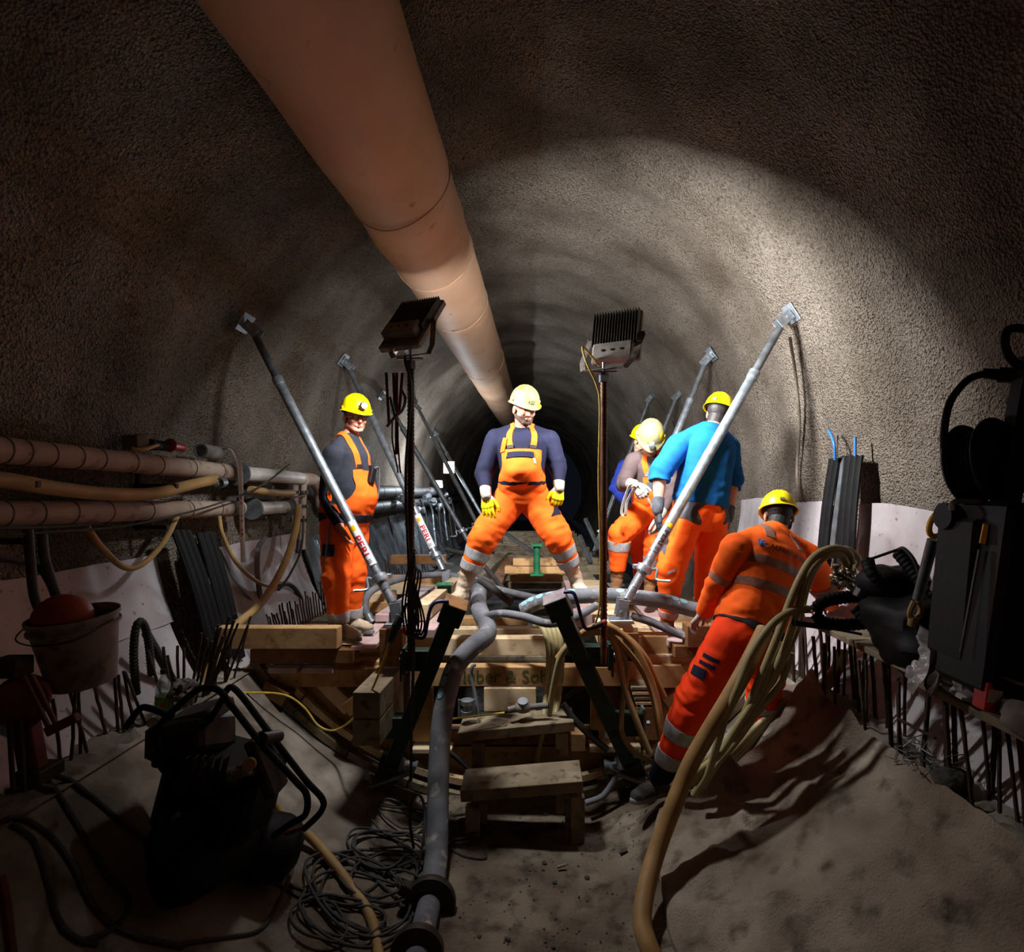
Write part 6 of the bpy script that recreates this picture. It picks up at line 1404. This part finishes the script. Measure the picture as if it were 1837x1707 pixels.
# bottle
c = V((-2.02, 3.06, CZ - 1.235)); c = P(293, 1296, 3.05); c.z = CZ - 1.22
o = empty('plastic_bottle', c, 'clear drinks bottle with green label standing among the starter bars', 'bottle')
part('bottle_body', M().lathe([(.028, 0), (.038, .01), (.038, .05), (.036, .12), (.038, .14), (.034, .18), (.014, .225), (.013, .24)], c, (0, 0, 1), 24), K['clear'], o)
part('wrap_label', M().lathe([(.0385, .045), (.0395, .046), (.0395, .125), (.0385, .126)], c, (0, 0, 1), 24, False), K['green_lab'], o); part('cap', M().cyl(c + Z * .24, c + Z * .262, .015), K['black_p'], o)
part('label_mark', M().lathe([(.012, 0), (.0125, .002), (.001, .003)], c + V((.020, -.034, .085)), V((.5, -.85, 0)), 12), K['redmark'], o)
blob(P(330, 1240, 3.1), (.06, .07, .06), 'hair_grey', 'brown tuft of rope and wood pieces behind the bottle', 'rope', 'rope_tuft', .6, 30, 2)
# black compressor with tubular frame
o = empty('compressor', P(380, 1580, 2.7), 'black compressor with a tubular carrying frame on the left slope', 'compressor')
def fr_(pts, Y, r=.014, k=6, nm='frame_tube'): return part(nm, M().tube(spline([P(x, y, Y) for x, y in pts], k), r, 10), K['black_p'], o)
fr_([(285, 1340), (280, 1310), (310, 1275), (350, 1240), (375, 1233), (395, 1240), (415, 1265), (470, 1335), (530, 1400), (550, 1425), (548, 1460), (520, 1478), (490, 1500)], 2.42)
fr_([(405, 1240), (415, 1232), (435, 1250), (480, 1310), (545, 1395), (578, 1432), (576, 1455), (550, 1482), (545, 1486)], 2.55)
fr_([(225, 1305), (250, 1272), (268, 1270), (310, 1285)], 2.45)
fr_([(404, 1245), (380, 1285), (360, 1305)], 2.45); fr_([(285, 1340), (290, 1375), (310, 1390)], 2.42)
part('frame_clamp', M().cyl(P(470, 1325, 2.42), P(500, 1320, 2.55), .026), K['steel_dark'], o); part('hood', M().box(P(345, 1320, 2.6), (.26, .30, .15), Matrix.Rotation(-.35, 3, 'X') @ Matrix.Rotation(-.2, 3, 'Y'), .02), K['steel_dark'], o, False)
part('engine', M().box(P(400, 1410, 2.62), (.42, .36, .32), Matrix.Rotation(.25, 3, 'Y'), .03), K['black_p'], o, False)
part('tank', M().lathe([(.05, -.26), (.13, -.22), (.15, -.16), (.15, .16), (.13, .22), (.05, .26)], P(440, 1510, 2.72), V((1, .25, -.35)), 28), K['black'], o)
part('tank', M().lathe([(.05, -.22), (.12, -.18), (.14, -.12), (.14, .12), (.12, .18), (.05, .22)], P(370, 1535, 2.5), V((.5, 1, -.1)), 28), K['black_p'], o)
part('wheel', M().lathe([(.03, -.04), (.11, -.04), (.125, -.02), (.125, .02), (.11, .04), (.03, .04)], P(320, 1500, 2.4), V((.9, -.4, 0)), 28), K['black'], o)
part('side_cover', M().bar(P(458, 1320, 2.5), P(498, 1420, 2.5), .05, .14, (0, 1, 0), .01), K['steel_dark'], o, False)
g = part('gauge', M().lathe([(.022, 0), (.026, .004), (.026, .02), (.001, .022)], P(450, 1368, 2.38), V((.1, -1, .1)), 20), K['hose_tan'], o)
for i in range(3): part('coupling', M().cyl(P(412 + i * 13, 1390 - i * 4, 2.40), P(422 + i * 13, 1387 - i * 4, 2.40), .028 - .003 * i), K['cloth_grey'], o)
part('air_filter', M().lathe([(.04, 0), (.06, .01), (.06, .10), (.04, .11)], P(300, 1370, 2.55), V((0, 0, 1)), 20), K['black'], o)
for i in range(6): part('fin', M().box(P(330 + i * 14, 1385, 2.42), (.008, .04, .14), Matrix.Rotation(.25, 3, 'Y')), K['steel_dark'], o, False)
part('fuel_tank', M().box(P(360, 1280, 2.6) , (.22, .2, .06), Matrix.Rotation(-.25, 3, 'Y'), .02), K['steel_dark'], o, False)
part('stand', M().bar(P(510, 1495, 2.6), P(555, 1480, 2.6), .02, .02), K['redpaint'], o, False)
# cables over the left slope (laid on the floor)
def floor_cable(pts, r, m, label, cat='cable', nm='floor_cable', lift=0.0, group=None, n=8):
    q = [PF(x, y, r * .8 + (l[0] if l else lift)) for x, y, *l in pts]; sp = spline(q, 8)
    sp = [V((p.x, p.y, max(p.z, floor_z(p.x, p.y) + r * .7))) for p in sp]
    return thing(nm, M().tube(sp, r, n), K[m], label, cat, group)
floor_cable([(20, 1408), (70, 1390), (125, 1400), (175, 1440), (230, 1485), (270, 1520), (290, 1545)], .011, 'cable', 'black cable arching over the left slope to the plug')
floor_cable([(10, 1420), (60, 1412), (110, 1440), (150, 1500), (190, 1570), (225, 1610), (228, 1640), (200, 1670), (150, 1690), (110, 1670)], .011, 'cable', 'second black cable on the left slope, turning back at its low end')
floor_cable([(0, 1475), (45, 1478), (95, 1508), (130, 1560), (160, 1620), (200, 1660), (250, 1685), (330, 1700)], .011, 'cable', 'third black cable on the left slope running to the bottom')
floor_cable([(20, 1480), (60, 1510), (85, 1580), (105, 1650), (140, 1690), (175, 1697)], .011, 'cable', 'lowest black cable on the left slope near the corner')
floor_cable([(0, 1575), (10, 1620), (22, 1720)], .014, 'redpaint', 'dull red hose at the bottom picture corner', 'hose')
floor_cable([(450, 1540), (490, 1580), (550, 1615), (610, 1630)], .010, 'cable', 'dark cable leaving the compressor towards the rope pile')
floor_cable([(520, 1480), (528, 1540), (510, 1600), (470, 1665), (400, 1685), (330, 1697)], .009, 'cable', 'dark cable hanging from the frame end and curving to the bottom')
floor_cable([(478, 1425, .25), (510, 1470, .12), (555, 1500, .05), (600, 1550, .02), (640, 1605), (668, 1655), (680, 1720)], .024, 'hose_tan', 'tan hose from the compressor running down to the bottom edge', 'hose', n=14)
o = empty('plug_connector', PF(305, 1640), 'dusty cable plug connector lying upright on the left slope', 'connector')
a, b, c = P(295, 1560, 2.45), P(308, 1610, 2.42), P(312, 1680, 2.38)
part('plug', M().lathe([(.02, 0), (.032, .02), (.036, .06), (.036, .11), (.03, .12)], a, b - a, 20), K['bucket'], o); part('locking_ring', M().cyl(b + V((0, 0, -.02)), b + V((0.003, 0, -.06)), .040), K['redpaint'], o); part('socket', M().lathe([(.036, 0), (.036, .08), (.026, .14), (.022, .2)], b + V((0.003, 0, -.06)), c - b, 20), K['cable'], o)
# rope pile
random.seed(4)
coils = [((735, 1475), .16, 'grey cable coil standing up behind the thick hose'), ((700, 1530), .19, 'grey cable coil lying left of the thick hose, upper'), ((690, 1580), .24, 'grey cable coil in the middle of the tangled pile'), ((650, 1620), .28, 'grey cable coil at the low side of the pile'), ((815, 1505), .13, 'grey cable coil right of the thick hose by the stool leg'), ((610, 1655), .15, 'small grey cable loop lying beside the tan hose')]
for (x, y), R0, lab_ in coils:
    c = PF(x, y); pts = []
    turns = 3; ph = random.uniform(0, 6)
    for i in range(turns * 12 + 1):
        a = ph + 2 * math.pi * i / 12; rr = R0 * (1 + .55 * noise.noise(V((i * .31, R0 * 30, 0)))); ox = .16 * noise.noise(V((i * .09, R0 * 50, 3)))
        px_, py_ = c.x + rr * math.cos(a) * .9 + ox, c.y + rr * math.sin(a) * .8 + ox
        px_ = px_ + .3 * (0) ; pts.append(V((px_, py_, floor_z(px_, py_) + .012 + .012 * (i % 5) * .4 + .02 * i / (turns * 12))))
    thing('cable_coil', M().tube(spline(pts, 3), .0072, 8), K['rope'], lab_, 'cable', 'tangled grey cable coils on the floor')
hose('cable_coil', [PF(742, 1520, .02), P(735, 1470, 3.3), P(740, 1430, 3.32), P(752, 1425, 3.32), P(762, 1450, 3.3), P(760, 1500, 3.2), PF(750, 1560, .02)], .0088, 'rope', 'grey cable loop rising upright from the pile', 'cable', 'tangled grey cable coils on the floor')
floor_cable([(790, 1510), (830, 1535), (868, 1540), (872, 1530)], .008, 'rope', 'grey cable end reaching past the stool legs')
floor_cable([(560, 1545), (640, 1555), (700, 1600), (730, 1640)], .0088, 'rope', 'grey cable strand running across the pile')
floor_cable([(520, 1590), (600, 1610), (660, 1600), (700, 1560), (745, 1540)], .0088, 'rope', 'grey cable strand crossing the pile the other way')
# pebbles and bits on the sandy floor
random.seed(8)
mb = M()
for i in range(700):
    x = random.uniform(-.9, 1.5); y = random.uniform(2.2, 3.9); s_ = random.uniform(.002, .007) * (1 + (random.random() > .97) * 1.5)
    if x > .7 and random.random() < .4: s_ *= .6
    c = V((x, y, floor_z(x, y) + s_ * .3)); mb.ell(c, (s_ * random.uniform(.8, 1.8), s_, s_ * .6), Matrix.Rotation(random.uniform(0, 3), 3, 'Z'), 6, 4)
thing('gravel_bits', mb, K['rubble'], 'small dark crumbs and pebbles scattered over the sandy floor', 'gravel', kind='stuff')
for q, l in (((1000, 1555), 'short pale wooden peg lying on the sand in front of the stool'), ((1112, 1530), 'dark metal ring lying on the sand right of the stool'), ((1385, 1430), 'small dark stub lying on the fleece')):
    c = PF(*q, .02); thing('floor_scrap', M().cyl(c, c + V((.045, .01, .008)), .008), K['wood_old' if 'wood' in l else 'steel_dark'], l, 'scrap')
# beams and grates deeper in the tunnel
o = empty('far_formwork', (0, 8.5, CZ - 1.2), 'dim stacked beams and frames deep in the tunnel beyond the straddling man', 'formwork')
for i in range(9):
    y = 7.6 + i * .8; part('beam', M().bar((-.9 + .1 * (i % 3), y, CZ - 1.05 + .05 * (i % 2)), (.9, y, CZ - 1.05), .14, .12), K['wood_old'], o, False)
for x0, x1, y0, y1 in ((905, 985, 955, 1010), (1000, 1010, 1020, 985), (985, 1030, 985, 1000), (1050, 1075, 930, 985), (1040, 1060, 960, 1010)):
    part('frame_bar', M().bar(P(x0, y0, 8.5), P(x1, y1, 8.2), .05, .05), K['galv_old'], o, False)
